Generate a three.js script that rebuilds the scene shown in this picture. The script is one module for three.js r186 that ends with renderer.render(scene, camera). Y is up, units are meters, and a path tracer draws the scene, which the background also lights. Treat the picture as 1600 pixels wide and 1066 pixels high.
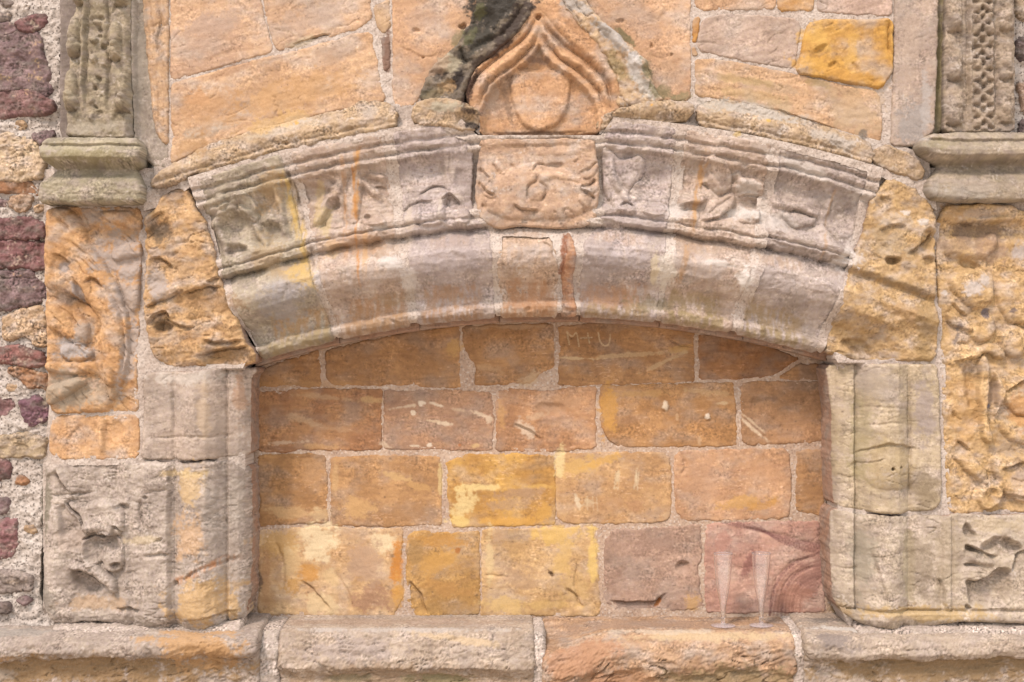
import * as THREE from 'three';

// ------------------------------------------------------------------ camera, sky, sun, exposure
const S = 0.0015, D = 2400, CX = 800, CY = 533, EYE = 1.56;      // 1 photo pixel on the recess's back wall is 1.5 mm; D is the camera distance in those units
const scene = new THREE.Scene();
const camera = new THREE.PerspectiveCamera(2 * Math.atan(533 / D) * 180 / Math.PI, 1600 / 1066, 0.05, 400);
camera.position.set(0, EYE, D * S);
camera.lookAt(0, EYE, 0);
const renderer = new THREE.WebGLRenderer({ antialias: true });
renderer.toneMapping = THREE.LinearToneMapping;
renderer.toneMappingExposure = 2.38;
renderer.shadowMap.enabled = true;
{ // bright overcast sky, brighter towards the zenith
  const w = 128, h = 64, d = new Float32Array(w * h * 4);
  for (let j = 0; j < h; j++) for (let i = 0; i < w; i++) {
    const el = Math.max(0, Math.sin(((j + 0.5) / h - 0.5) * Math.PI));
    const v = 0.54 + 0.5 * el;
    d.set([v * 1.03, v * 0.985, v * 0.985, 1], (j * w + i) * 4);
  }
  const sky = new THREE.DataTexture(d, w, h, THREE.RGBAFormat, THREE.FloatType);
  sky.mapping = THREE.EquirectangularReflectionMapping; sky.magFilter = THREE.LinearFilter; sky.needsUpdate = true;
  scene.background = sky; scene.environment = sky;
}
const sun = new THREE.DirectionalLight(0xffeadb, 1.5);
sun.position.set(-2.8, 7.4, 4.4); sun.target.position.set(0, 1.4, 0);
sun.castShadow = true; sun.shadow.radius = 20; sun.shadow.mapSize.set(2048, 2048);
Object.assign(sun.shadow.camera, { left: -3, right: 3, top: 3, bottom: -3, near: 0.5, far: 20 });
scene.add(sun, sun.target);

// ------------------------------------------------------------------ helpers
let seed = 12345;
const rnd = () => { seed = (seed * 1664525 + 1013904223) >>> 0; return seed / 4294967296; };
const PM = new Uint8Array(512); { const p = [...Array(256).keys()]; for (let i = 255; i > 0; i--) { const j = Math.floor(rnd() * (i + 1)); [p[i], p[j]] = [p[j], p[i]]; } for (let i = 0; i < 512; i++) PM[i] = p[i & 255]; }
const GX = new Float32Array(256), GY = new Float32Array(256); for (let i = 0; i < 256; i++) { const a = i * 2.399963; GX[i] = Math.cos(a); GY[i] = Math.sin(a); }
function noise(x, y) {
  const X = Math.floor(x), Y = Math.floor(y), fx = x - X, fy = y - Y, u = fx * fx * fx * (fx * (fx * 6 - 15) + 10), v = fy * fy * fy * (fy * (fy * 6 - 15) + 10);
  const A = PM[X & 255], B = PM[(X + 1) & 255], y0 = Y & 255, y1 = (Y + 1) & 255;
  const a = PM[A + y0], b = PM[B + y0], c = PM[A + y1], d = PM[B + y1];
  const n0 = GX[a] * fx + GY[a] * fy, n1 = GX[b] * (fx - 1) + GY[b] * fy, n2 = GX[c] * fx + GY[c] * (fy - 1), n3 = GX[d] * (fx - 1) + GY[d] * (fy - 1);
  return 1.5 * (n0 + (n1 - n0) * u + (n2 + (n3 - n2) * u - n0 - (n1 - n0) * u) * v);
}
const fbm = (x, y, o = 4) => { let s = 0, a = 0.55; for (let i = 0; i < o; i++) { s += a * noise(x, y); x = x * 2.03 + 17.3; y = y * 2.03 + 9.1; a *= 0.52; } return s; };
const ridged = (x, y, o = 3) => { let s = 0, a = 0.55; for (let i = 0; i < o; i++) { s += a * (1 - 2 * Math.abs(noise(x, y))); x = x * 2.1 + 7.7; y = y * 2.1 + 3.3; a *= 0.5; } return s; };
const ss = (a, b, x) => { const t = Math.min(1, Math.max(0, (x - a) / (b - a))); return t * t * (3 - 2 * t); };
const clamp = (x, a, b) => Math.min(b, Math.max(a, x));
const s2l = (c) => c <= 0.04045 ? c / 12.92 : ((c + 0.055) / 1.055) ** 2.4;
const ALB = 0.74;                                                   // stone albedo relative to its colour in a bright print
const colCache = {};
const C = (h) => { if (colCache[h]) return colCache[h]; const c = [1, 3, 5].map((i) => s2l(parseInt(h.slice(i, i + 2), 16) / 255) * ALB), l = 0.3 * c[0] + 0.6 * c[1] + 0.1 * c[2]; return (colCache[h] = c.map((v) => v + (l - v) * 0.12)); };
const pairs = (a) => { const r = []; for (let i = 0; i < a.length; i += 2) r.push([a[i], a[i + 1]]); return r; };
function sdPoly(P, x, y) {                                          // positive inside
  let d = 1e9, inside = false;
  for (let i = 0, j = P.length - 1; i < P.length; j = i++) {
    const ax = P[j][0], ay = P[j][1], ex = P[i][0] - ax, ey = P[i][1] - ay, wx = x - ax, wy = y - ay;
    const t = clamp((wx * ex + wy * ey) / (ex * ex + ey * ey || 1), 0, 1), bx = wx - ex * t, by = wy - ey * t;
    d = Math.min(d, bx * bx + by * by);
    if ((P[i][1] > y) !== (ay > y) && x < ex * (y - P[i][1]) / (P[i][1] - ay) + P[i][0]) inside = !inside;
  }
  return inside ? Math.sqrt(d) : -Math.sqrt(d);
}
function cutCorners(P, r) {
  const out = [];
  for (let i = 0; i < P.length; i++) {
    const a = P[(i + P.length - 1) % P.length], b = P[i], c = P[(i + 1) % P.length];
    const l1 = Math.hypot(a[0] - b[0], a[1] - b[1]), l2 = Math.hypot(c[0] - b[0], c[1] - b[1]), t1 = Math.min(0.3, r / l1), t2 = Math.min(0.3, r / l2);
    out.push([b[0] + (a[0] - b[0]) * t1, b[1] + (a[1] - b[1]) * t1], [b[0] + (c[0] - b[0]) * t2, b[1] + (c[1] - b[1]) * t2]);
  }
  return out;
}
function chaikin(P, n) { for (; n > 0 && P.length > 2; n--) { const o = [P[0]]; for (let i = 0; i < P.length - 1; i++) { const a = P[i], b = P[i + 1]; if (i) o.push([a[0] * 0.75 + b[0] * 0.25, a[1] * 0.75 + b[1] * 0.25]); if (i < P.length - 2) o.push([a[0] * 0.25 + b[0] * 0.75, a[1] * 0.25 + b[1] * 0.75]); } o.push(P[P.length - 1]); P = o; } return P; }
function prepStroke(pts) {
  const P = chaikin(pairs(pts), 2), L = [0]; for (let i = 1; i < P.length; i++) L.push(L[i - 1] + Math.hypot(P[i][0] - P[i - 1][0], P[i][1] - P[i - 1][1]));
  const xs = P.map((p) => p[0]), ys = P.map((p) => p[1]);
  return { P, L, T: L[L.length - 1], bb: [Math.min(...xs), Math.min(...ys), Math.max(...xs), Math.max(...ys)] };
}
const SD = { d: 0, s: 0, t: 0 };
function strokeDist(k, x, y) {
  let best = 1e18;
  for (let i = 1; i < k.P.length; i++) {
    const ax = k.P[i - 1][0], ay = k.P[i - 1][1], ex = k.P[i][0] - ax, ey = k.P[i][1] - ay, wx = x - ax, wy = y - ay, l2 = ex * ex + ey * ey;
    const t = clamp((wx * ex + wy * ey) / l2, 0, 1), bx = wx - ex * t, by = wy - ey * t, d = bx * bx + by * by;
    if (d < best - 1e-9) { best = d; SD.s = ex * wy - ey * wx; SD.t = (k.L[i - 1] + t * Math.sqrt(l2)) / k.T; }
  }
  SD.d = Math.sqrt(best); return SD;
}
// carved features, all lengths in wall units (1.5 mm):
//  ['g', depth, width, pts]  groove   ['r', height, width, pts] ridge   ['s', height, fall, pts] edge with a hollow on its right-hand side
//  ['l', height, rounding, pts] leaf or lobe: a raised field with a rounded edge
//  ['b', height, x, y, rx, ry, angle] boss or (negative) hollow          ['p', height, edge, pts] raised or sunk field
function prepFeat(f) {
  const k = f[0];
  if (k === 'b') { const R = Math.max(f[4], f[5]); return { k, h: f[1], x: f[2], y: f[3], rx: f[4], ry: f[5], ca: Math.cos((f[6] || 0) * Math.PI / 180), sa: Math.sin((f[6] || 0) * Math.PI / 180), bb: [f[2] - R, f[3] - R, f[2] + R, f[3] + R], m: 2 }; }
  if (k === 'p' || k === 'l') { const P = pairs(f[3]); const xs = P.map((p) => p[0]), ys = P.map((p) => p[1]); return { k, h: f[1], w: f[2], P: cutCorners(cutCorners(P, 8), 3), bb: [Math.min(...xs), Math.min(...ys), Math.max(...xs), Math.max(...ys)], m: 2 }; }
  const s = prepStroke(f[3]); return { k, h: f[1], w: f[2], ...s, m: f[2] * (k === 's' ? 8 : 2.6) };
}
function featZ(F, x, y) {
  let z = 0; const wx = x + 1.8 * noise(x / 13, y / 13) + 2 * noise(x / 38 + 8, y / 38), wy = y + 1.8 * noise(x / 13 + 40, y / 13) + 2 * noise(x / 38, y / 38 + 60);
  for (const f of F) {
    const b = f.bb; if (wx < b[0] - f.m || wx > b[2] + f.m || wy < b[1] - f.m || wy > b[3] + f.m) continue;
    if (f.k === 'b') {
      const dx = wx - f.x, dy = wy - f.y, u = (dx * f.ca + dy * f.sa) / f.rx, v = (-dx * f.sa + dy * f.ca) / f.ry, q = u * u + v * v;
      if (q < 1) z += f.h * (f.h < 0 ? ss(1, 0.1, q) : Math.sqrt(1 - q));
    } else if (f.k === 'p') z += f.h * ss(0, f.w, sdPoly(f.P, wx, wy));
    else if (f.k === 'l') { const d = sdPoly(f.P, wx, wy); if (d > -1) { const t = clamp((d + 1) / f.w, 0, 1); z += f.h * Math.sqrt(1 - (1 - t) ** 2); } }
    else {
      const s = strokeDist(f, wx, wy), tp = ss(0, 0.22, s.t) * ss(1, 0.78, s.t);
      if (f.k === 'g') z -= f.h * tp * Math.exp(-(s.d * s.d) / (f.w * f.w));
      else if (f.k === 'r') z += f.h * tp * Math.max(0, 1 - (s.d * s.d) / (f.w * f.w));
      else { const sd = s.s > 0 ? s.d : -s.d; const e = ss(-1.0, 1.3, sd); z += tp * f.h * (-0.4 * Math.exp(-((sd - 1.4) ** 2) / 2.6) - 0.8 * e * Math.exp(-Math.max(0, sd) / (f.w * 2.3)) + 0.35 * (1 - e) * Math.exp(Math.min(0, sd) / (f.w * 1.8))); }
    }
  }
  return z;
}
// colour laid on the stones: mineral stains, lichen, lime, darker tone in hollows and joints: [x, y, rx, ry, angle, colour, strength] and streaks ['k', colour, width, strength, pts]
const STAINS = [];
function addStains(list) {
  for (const s of list) {
    if (s[0] === 'k' || s[0] === 'w') { const p = prepStroke(s[4]); STAINS.push({ k: s[0] === 'w' ? 2 : 1, c: C(s[1]), w: s[2], s: s[3], ...p, m: s[2] * 2 }); }
    else { const R = Math.max(s[2], s[3]) * 1.5; STAINS.push({ x: s[0], y: s[1], rx: s[2], ry: s[3], ca: Math.cos(s[4] * Math.PI / 180), sa: Math.sin(s[4] * Math.PI / 180), c: C(s[5]), s: s[6], bb: [s[0] - R, s[1] - R, s[0] + R, s[1] + R], m: 0 }); }
  }
}
const OUT = [0, 0, 0], GR = [0, 0, 0];
const mixc = (o, c, t) => { o[0] += (c[0] - o[0]) * t; o[1] += (c[1] - o[1]) * t; o[2] += (c[2] - o[2]) * t; };
function stain(o, x, y, list) {
  if (!list.length) return;
  let nn = null, n1 = 0, n2 = 0;
  for (const s of list) {
    const b = s.bb; if (x < b[0] - s.m || x > b[2] + s.m || y < b[1] - s.m || y > b[3] + s.m) continue;
    if (nn === null) { nn = fbm(x / 22 + 5, y / 22, 6); n1 = fbm(x / 5.5, y / 4.5 + 30, 3); n2 = noise(x / 1.9, y / 2.6); }
    let w;
    if (s.k === 2) { const q = strokeDist(s, x + 0.6 * nn, y); w = ss(1, 0.45, q.d / s.w) * (0.75 + 0.5 * n2); }
    else if (s.k) { const q = strokeDist(s, x + 2 * nn, y); w = ss(1, 0.35, q.d / s.w + 0.5 * nn + 0.35 * n1) * ss(0, 0.06, q.t) * ss(1, 0.8, q.t) * ss(-0.4, 0.15, fbm(x / 8 + 3, y / 26, 3)); }
    else { const dx = x - s.x, dy = y - s.y, u = (dx * s.ca + dy * s.sa) / s.rx, v = (-dx * s.sa + dy * s.ca) / s.ry; w = ss(-0.04, 0.46, 1 - Math.sqrt(u * u + v * v) + 0.85 * nn + 0.5 * n1); }
    mixc(o, s.c, clamp(w * s.s * (1 + 0.25 * n2), 0, 1));
  }
}
// colour of a stone: c = [main, second, bedding] ; o: patch size, bed angle, bed strength, bed thickness, speckle, lichen
function stoneCol(st, x, y) {
  const o = OUT, k = st.col, q = st.off, X = x + q, Y = y + q * 0.37;
  o[0] = k.c[0][0]; o[1] = k.c[0][1]; o[2] = k.c[0][2];
  const a = fbm(X / k.ps, Y / k.ps, 5);
  mixc(o, k.c[1], ss(-0.22, 0.3, a));
  const u = x * k.ca + y * k.sa, v = -x * k.sa + y * k.ca, wv = v + 9 * fbm(X / 70, Y / 70, 2);
  const b = fbm(u / 130 + q, wv / k.bt, 4);
  mixc(o, k.c[2], ss(0.02, 0.34, b) * k.bs);
  const gl = ss(-0.2, 0.5, fbm(X / (k.ps * 0.8) + 33, Y / (k.ps * 0.55) + 12, 5)) * k.gp; if (gl > 0) { const l = 0.42 * o[0] + 0.5 * o[1] + 0.08 * o[2]; GR[0] = l * 1.14; GR[1] = l * 0.97; GR[2] = l * 0.84; mixc(o, GR, gl); }
  const m = fbm(X / 9 + 3, Y / 7, 3), g = noise(X / 1.7, Y / 1.7), g2 = noise(X / 3.6 + 9, Y / 3.6);
  const mk = 0.35 + 1.6 * ss(-0.25, 0.4, fbm(X / 42 + 21, Y / 34 + 5, 3)), f = 1 + 0.26 * m * (0.6 + 0.6 * mk) + k.sp * st.gr * mk * (1.3 * g + 1.7 * g2) + 0.18 * a;
  o[0] *= f; o[1] *= f * (1 + 0.03 * m); o[2] *= f * (1 + 0.06 * g2);
  if (k.fl > 0) { const fz = fbm(u / 16 + q, wv / 3.1, 3) * 0.8 + 0.45 * noise(u / 5, v / 1.8 + q) + 0.5 * fbm(X / 55 + 80, Y / 40, 3), fw = ss(0.36, 0.62, fz) * k.fl; if (fw > 0) { const l = (o[0] + o[1] + o[2]) / 3; GR[0] = o[0] * 1.15 + l * 0.45; GR[1] = o[1] * 1.12 + l * 0.42; GR[2] = o[2] * 1.05 + l * 0.4; mixc(o, GR, fw); } const dz = fbm(u / 20 + 90 + q, wv / 5 + 40, 3) + 0.35 * g2, dw = ss(0.4, 0.7, dz) * k.fl * 0.55; if (dw > 0) { GR[0] = o[0] * 0.62; GR[1] = o[1] * 0.6; GR[2] = o[2] * 0.6; mixc(o, GR, dw); } }
  if (k.li > 0) { const l = fbm(X / 26 + 50, Y / 20 + 8, 4) + 0.4 * g2; mixc(o, k.lc, ss(0.5 - 0.55 * k.li, 0.85 - 0.4 * k.li, l) * 0.75); }
  if (k.pit > 0) { const p = noise(X / 4.3 + 70, Y / 4.3); if (p > 0.62 - k.pit * 0.15) mixc(o, k.dc, 0.55 * ss(0.62 - k.pit * 0.15, 0.8, p)); }
  stain(o, x, y, st.stains);
  return o;
}
function mortarCol(st, x, y) {
  const o = OUT, k = st.col; o[0] = k.c[0][0]; o[1] = k.c[0][1]; o[2] = k.c[0][2];
  mixc(o, k.c[1], ss(-0.2, 0.3, fbm(x / 34, y / 34, 4)));
  const g = noise(x / 2.1 + 3, y / 2.1), g2 = noise(x / 3.3 + 31, y / 3.3 + 7), g3 = noise(x / 1.6, y / 1.6 + 55);
  mixc(o, k.c[2], ss(0.28, 0.5, g) * k.sp * 2.2);
  mixc(o, k.lc, ss(0.3, 0.55, g2) * 0.55);
  const f = 1 + 0.14 * g3; o[0] *= f; o[1] *= f; o[2] *= f;
  stain(o, x, y, st.stains);
  return o;
}
const prepCol = (c, o = {}) => ({ c: c.map(C), ps: o.ps || 60, ca: Math.cos((o.ba || 0) * Math.PI / 180), sa: Math.sin((o.ba || 0) * Math.PI / 180), bs: o.bs ?? 0.5, bt: o.bt || 9, sp: o.sp ?? 0.12, li: o.li || 0, gp: o.gp ?? 0.7, fl: o.fl ?? 0.45, lc: C(o.lc || '#d5ccc2'), pit: o.pit ?? 0.2, dc: C(o.dc || '#5a4638') });

// shared fine grain (no colour of its own: neutral speckle and micro relief)
function grainTex(n, f) {
  const d = new Uint8Array(n * n * 4);
  for (let j = 0; j < n; j++) for (let i = 0; i < n; i++) { const v = clamp(f(i, j), 0, 255); d.set([v, v, v, 255], (j * n + i) * 4); }
  const t = new THREE.DataTexture(d, n, n); t.wrapS = t.wrapT = THREE.RepeatWrapping; t.magFilter = THREE.LinearFilter; t.minFilter = THREE.LinearMipmapLinearFilter; t.generateMipmaps = true; t.needsUpdate = true; return t;
}
const grainMap = grainTex(512, () => 238 - 26 * rnd() * rnd()); grainMap.colorSpace = THREE.SRGBColorSpace;
const grainBump = grainTex(512, (i, j) => 128 + 55 * noise(i / 4, j / 4) + 40 * noise(i / 2 + 60, j / 2) + 20 * (rnd() - 0.5));
const matStone = new THREE.MeshStandardMaterial({ vertexColors: true, roughness: 0.93, map: grainMap, bumpMap: grainBump, bumpScale: 0.0005 });
const matMortar = new THREE.MeshStandardMaterial({ vertexColors: true, roughness: 0.97, map: grainMap, bumpMap: grainBump, bumpScale: 0.0016 });

const RW = 1100, RH = 720, RX = -300, RY = -200, RS = 2, RAST = new Float32Array(RW * RH).fill(-99);
const rast = (x, y) => { const i = Math.round((x - RX) / RS), j = Math.round((y - RY) / RS); return i < 0 || j < 0 || i >= RW || j >= RH ? -99 : RAST[j * RW + i]; };
let tris = 0;
const ALL = [];
// one stone (or mortar bed): outline in wall units as measured at depth zr, height field with rounded edges and a skirt that goes back into the wall
function shell(st, sdf, zf, colf, bb, material) {
  const h = st.h, nx = Math.ceil((bb[2] - bb[0]) / h) + 1, ny = Math.ceil((bb[3] - bb[1]) / h) + 1, sd = new Float32Array(nx * ny), id = new Int32Array(nx * ny).fill(-1);
  for (let j = 0; j < ny; j++) for (let i = 0; i < nx; i++) {
    const x = bb[0] + i * h, y = bb[1] + j * h, s = sdf(x, y); sd[j * nx + i] = s;
    if (st.mark && s > -4) { const a = Math.round((x - RX) / RS), b = Math.round((y - RY) / RS); if (a >= 0 && b >= 0 && a < RW && b < RH) { const q = b * RW + a; if (s > RAST[q]) RAST[q] = s; } }
  }
  const pos = [], col = [], uv = [], idx = [], k = (D - st.zr) / D;
  const ring = [];
  const put = (x, y, z, c) => {
    const X = (x - CX) * S * k, Y = EYE - (y - CY) * S * k, Z = z * S;
    pos.push(X, Y, Z); uv.push((X + Z) / 0.42, (Y + Z) / 0.42); col.push(Math.max(0.004, c[0]), Math.max(0.004, c[1]), Math.max(0.004, c[2])); return pos.length / 3 - 1;
  };
  const vert = (x, y, s) => { const z = zf(x, y, s); return put(x, y, z, colf(st, x, y)); };
  const node = (i, j) => { const q = j * nx + i; if (id[q] < 0) id[q] = vert(bb[0] + i * h, bb[1] + j * h, sd[q]); return id[q]; };
  const ec = new Map(), info = new Map();
  const cross = (i0, j0, i1, j1) => {
    const q0 = j0 * nx + i0, q1 = j1 * nx + i1, key = q0 < q1 ? q0 * (nx * ny) + q1 : q1 * (nx * ny) + q0;
    let v = ec.get(key); if (v !== undefined) return v;
    const t = clamp(sd[q0] / (sd[q0] - sd[q1]), 0.02, 0.98), x = bb[0] + (i0 + (i1 - i0) * t) * h, y = bb[1] + (j0 + (j1 - j0) * t) * h;
    v = vert(x, y, 0); ec.set(key, v); info.set(v, [x, y]); return v;
  };
  const CN = [[0, 0], [0, 1], [1, 1], [1, 0]];
  for (let j = 0; j < ny - 1; j++) for (let i = 0; i < nx - 1; i++) {
    let n = 0; for (const [a, b] of CN) if (sd[(j + b) * nx + i + a] > 0) n++;
    if (!n) continue;
    if (n === 4) { const a = node(i, j), b = node(i, j + 1), c = node(i + 1, j + 1), d = node(i + 1, j); if ((i + j) & 1) idx.push(a, b, c, a, c, d); else idx.push(a, b, d, b, c, d); continue; }
    const poly = [], isx = [];
    for (let e = 0; e < 4; e++) {
      const [a, b] = CN[e], [c, d] = CN[(e + 1) & 3], s0 = sd[(j + b) * nx + i + a] > 0, s1 = sd[(j + d) * nx + i + c] > 0;
      if (s0) { poly.push(node(i + a, j + b)); isx.push(0); }
      if (s0 !== s1) { poly.push(cross(i + a, j + b, i + c, j + d)); isx.push(s0 ? 1 : 2); }
    }
    for (let e = 1; e < poly.length - 1; e++) idx.push(poly[0], poly[e], poly[e + 1]);
    for (let e = 0; e < poly.length; e++) if (isx[e] === 1 && isx[(e + 1) % poly.length] === 2) ring.push([poly[e], poly[(e + 1) % poly.length]]);
  }
  if (st.skirt !== undefined) {
    const rows = st.rows || 1, map = new Map(), sc = { gr: st.gr || 1, col: st.scol || st.col, off: st.off, stains: st.scol ? [] : st.stains };
    const get = (v) => {
      let a = map.get(v); if (a) return a; a = []; const [x, y] = info.get(v), z0 = pos[v * 3 + 2] / S, z1 = Math.min(st.skirt, z0 - 3);
      for (let r = 0; r <= rows; r++) { const z = z0 + (z1 - z0) * r / rows, w = r && r < rows && st.rows ? 1.2 : 0; a.push(put(x + w * noise(z / 14, y / 14 + x / 14), y + w * noise(z / 14 + 50, x / 14 + y / 20), z, colf(sc, x + (z - z0), y + (z - z0) * 0.31))); }
      map.set(v, a); return a;
    };
    for (const [a, b] of ring) { const p = get(a), q = get(b); for (let r = 0; r < rows; r++) idx.push(p[r], p[r + 1], q[r], q[r], p[r + 1], q[r + 1]); }
  }
  const g = new THREE.BufferGeometry();
  g.setAttribute('position', new THREE.Float32BufferAttribute(pos, 3)); g.setAttribute('color', new THREE.Float32BufferAttribute(col, 3)); g.setAttribute('uv', new THREE.Float32BufferAttribute(uv, 2));
  g.setIndex(idx); g.computeVertexNormals(); tris += idx.length / 3;
  const m = new THREE.Mesh(g, material); m.castShadow = m.receiveShadow = true; m.name = st.name; st.parent.add(m);
  if (st.label) m.userData.label = st.label;
  return m;
}
const PRESET = {
  ashlar: { e: [4, 4.5], lf: [1.6, 60], bed: [0.7, 0, 10], mic: 0.22, mid: 0.8, cut: 5, jag: 1.6 },
  rough: { e: [7, 8], lf: [5, 46], bed: [2.2, 0, 12], mic: 0.9, rip: 1.8, mid: 2.6, cut: 9, jag: 3 },
  rubble: { grow: 4, e: [6, 8], lf: [7, 30], bed: [1.6, 0, 9], mic: 1.0, rip: 1.8, mid: 3, cut: 4, jag: 3 },
  carved: { e: [4, 5], lf: [1.6, 50], bed: [0.6, 0, 9], mic: 0.4, mid: 1.3, cut: 5, jag: 1.6 },
};
function stone(parent, name, pts, base, pal, preset, o = {}) {
  const p = { ...PRESET[preset], ...o }, P = cutCorners(pairs(pts), p.cut), xs = P.map((q) => q[0]), ys = P.map((q) => q[1]), pad = 6;
  const bb = [Math.min(...xs) - pad, Math.min(...ys) - pad, Math.max(...xs) + pad, Math.max(...ys) + pad];
  const F = (o.f || []).map((f) => f[0] === 'b' && f[1] < 0 && Math.max(f[4], f[5]) <= 14 && o.pitk ? ['b', f[1] * o.pitk, ...f.slice(2)] : f).map(prepFeat), off = o.off ?? ALL.length * 37.7 + 11, ba = (o.ba || 0) * Math.PI / 180, ca = Math.cos(ba), sa = Math.sin(ba), bz = typeof base === 'number' ? () => base : base;
  const gr = 0.55 + 0.8 * Math.abs(noise(off * 0.37, 4.4)) * 1.2;
  const st = { parent, name, gr, h: o.h || 1.5, zr: o.zr ?? 115, off, col: prepCol(pal, o.c ? { ba: o.ba, ...o.c } : { ba: o.ba }), scol: o.sc && prepCol(o.sc, { bs: 0.3 }), skirt: o.skirt, rows: o.rows, label: o.label, mark: true, stains: STAINS.filter((s) => !(s.bb[2] + s.m < bb[0] || s.bb[0] - s.m > bb[2] || s.bb[3] + s.m < bb[1] || s.bb[1] - s.m > bb[3])) };
  const tilt = o.tilt || [0, 0], mx = (bb[0] + bb[2]) / 2, my = (bb[1] + bb[3]) / 2;
  const grow = o.grow ?? p.grow ?? 1.6, sdf = (x, y) => sdPoly(P, x, y) + grow + p.jag * (0.8 * noise(x / 17 + off, y / 17) + 0.5 * noise(x / 6, y / 6 + off));
  const bz0 = bz(mx, my); if (st.skirt === undefined) st.skirt = bz0 - 30;
  const zf = (x, y, s) => {
    let z = bz(x, y) + tilt[0] * (x - mx) + tilt[1] * (y - my);
    z += p.lf[0] * fbm(x / p.lf[1] + off, y / p.lf[1], 4);
    const u = x * ca + y * sa, v = -x * sa + y * ca;
    if (p.bed[0]) { const vv = v + 8 * noise(x / 60, y / 60 + off) + 3 * noise(x / 18 + off, y / 18); z += p.bed[0] * (1.1 * fbm(u / 60 + off, vv / p.bed[2], 3) - 1.5 * ss(0.07, 0, Math.abs(noise(u / 55 + off, vv / 17))) * ss(0.05, 0.4, noise(u / 45, v / 45 + off))); }
    z += p.mid * fbm(x / 16 + off, y / 14, 3) + (p.rip ? p.rip * ridged(x / 24 + off + 0.3 * noise(x / 30, y / 30), y / 18, 4) : 0) + p.mic * gr * (0.25 + 1.6 * ss(-0.2, 0.45, fbm(x / 50 + off, y / 40, 2))) * (noise(x / 3.4, y / 3.4) + 0.7 * noise(x / 7 + 20, y / 7));
    const pt = noise(x / 4.3 + off + 70, y / 4.3 + off * 0.37); if (pt > 0.6) z -= 5 * p.mic * (pt - 0.6);
    if (F.length) z += (o.fs ?? 1.35) * featZ(F, x, y);
    const ew = p.e[0] * (o.e ? 0.8 : 1) * (1 + 0.45 * noise(x / 25, y / 25 + off)), e = clamp(1 - s / ew, 0, 1); if (e > 0) z -= p.e[1] * (1 - Math.sqrt(Math.max(0, 1 - e * e)));
    return z;
  };
  const m = shell(st, sdf, zf, stoneCol, bb, matStone);
  ALL.push(m); return m;
}
function mortar(parent, pts, base, pal, o = {}) {
  const P = pairs(pts), xs = P.map((q) => q[0]), ys = P.map((q) => q[1]), bb = [Math.min(...xs) - 2, Math.min(...ys) - 2, Math.max(...xs) + 2, Math.max(...ys) + 2];
  const bz = typeof base === 'number' ? () => base : base, keep = o.keep ?? 7;
  const st = { parent, name: o.name || 'mortar_bed', h: o.h || 1.8, zr: o.zr ?? 115, off: 0, col: prepCol(pal, { sp: o.sp ?? 0.25, lc: o.lc || '#efe6dc' }), skirt: o.skirt, label: o.label, stains: STAINS.filter((s) => !(s.bb[2] < bb[0] || s.bb[0] > bb[2] || s.bb[3] < bb[1] || s.bb[1] > bb[3])) };
  const A = o.amp ?? 1.6;
  return shell(st, (x, y) => Math.min(sdPoly(P, x, y), keep - rast(x, y)), (x, y) => bz(x, y) + A * fbm(x / 20, y / 20, 3) + 0.75 * noise(x / 3, y / 3) + 0.5 * A * noise(x / 6 + 9, y / 6), mortarCol, bb, matMortar);
}
function thing(name, label, category, group) {
  const g = new THREE.Group(); g.name = name; g.userData = { label, category }; if (group) g.userData.group = group; scene.add(g); return g;
}
// ------------------------------------------------------------------ profiles of the mouldings
const ACX = 860, ACY = 2037, AR = 1546;
const rk = (x) => 1 + 0.034 * Math.max(0, 1 - Math.abs(x - ACX) / 520);
const archR = (x, y) => { const r = Math.hypot(x - ACX, y - ACY) - AR; return r > 0 ? r / rk(x) : r; };
const yAt = (r, x) => ACY - Math.sqrt((AR + (r > 0 ? r * rk(x) : r)) ** 2 - (x - ACX) ** 2);
const table = (t) => (v) => { if (v <= t[0]) return t[1]; for (let i = 2; i < t.length; i += 2) if (v < t[i]) { const q = (v - t[i - 2]) / (t[i] - t[i - 2]); return t[i - 1] + (t[i + 1] - t[i - 1]) * q; } return t[t.length - 1]; };
const archProfile = table([-5, 78, -2, 83, 0, 88, 4, 96, 12, 99, 18, 96, 21, 85, 24, 86, 34, 86, 46, 92, 56, 106, 60, 110, 74, 125, 88, 132, 101, 133, 105, 129, 118, 121, 130, 112, 134, 104, 136, 118, 139, 126, 147, 126, 150, 118, 153, 124, 160, 125, 165, 116, 174, 106, 214, 103, 238, 106, 248, 115, 252, 126, 257, 127, 261, 119, 266, 129, 272, 130, 277, 123, 281, 131, 292, 133]);
const soft = (r) => { let z = 0; for (let i = -4; i <= 4; i++) z += archProfile(r + i * 3.2); return z / 9; };
const softT = new Float32Array(400).map((_, i) => soft(i - 40));
const archZ = (x, y, dr = 0) => { const r = archR(x, y) + dr + 2.4 * noise(x / 40, y / 40) + 1.6 * noise(x / 13, y / 13); const w = 0.6 * ss(0.0, 0.4, fbm(x / 34 + 7, y / 26, 3)); const a = archProfile(r); const b = r > 168 && r < 246 ? 2.2 * ridged(x / 30 + 0.5 * noise(x / 25, y / 25), y / 26 + 0.5 * noise(x / 25 + 9, y / 25), 2) * ss(168, 180, r) * ss(246, 236, r) : 0; return a + ((softT[Math.round(clamp(r, -30, 350)) + 40] || a) - 2 - a) * w + b; };
const arc = (r, xa, xb, n = 8) => { const a = []; for (let i = 0; i <= n; i++) { const x = xa + (xb - xa) * i / n; a.push(x, yAt(r, x)); } return a; };
const jambProfile = table([0, 80, 5, 89, 14, 98, 28, 104, 31, 97, 34, 101, 46, 118, 60, 129, 76, 133, 92, 129, 106, 117, 111, 112, 117, 115, 128, 117, 300, 117]);
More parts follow.
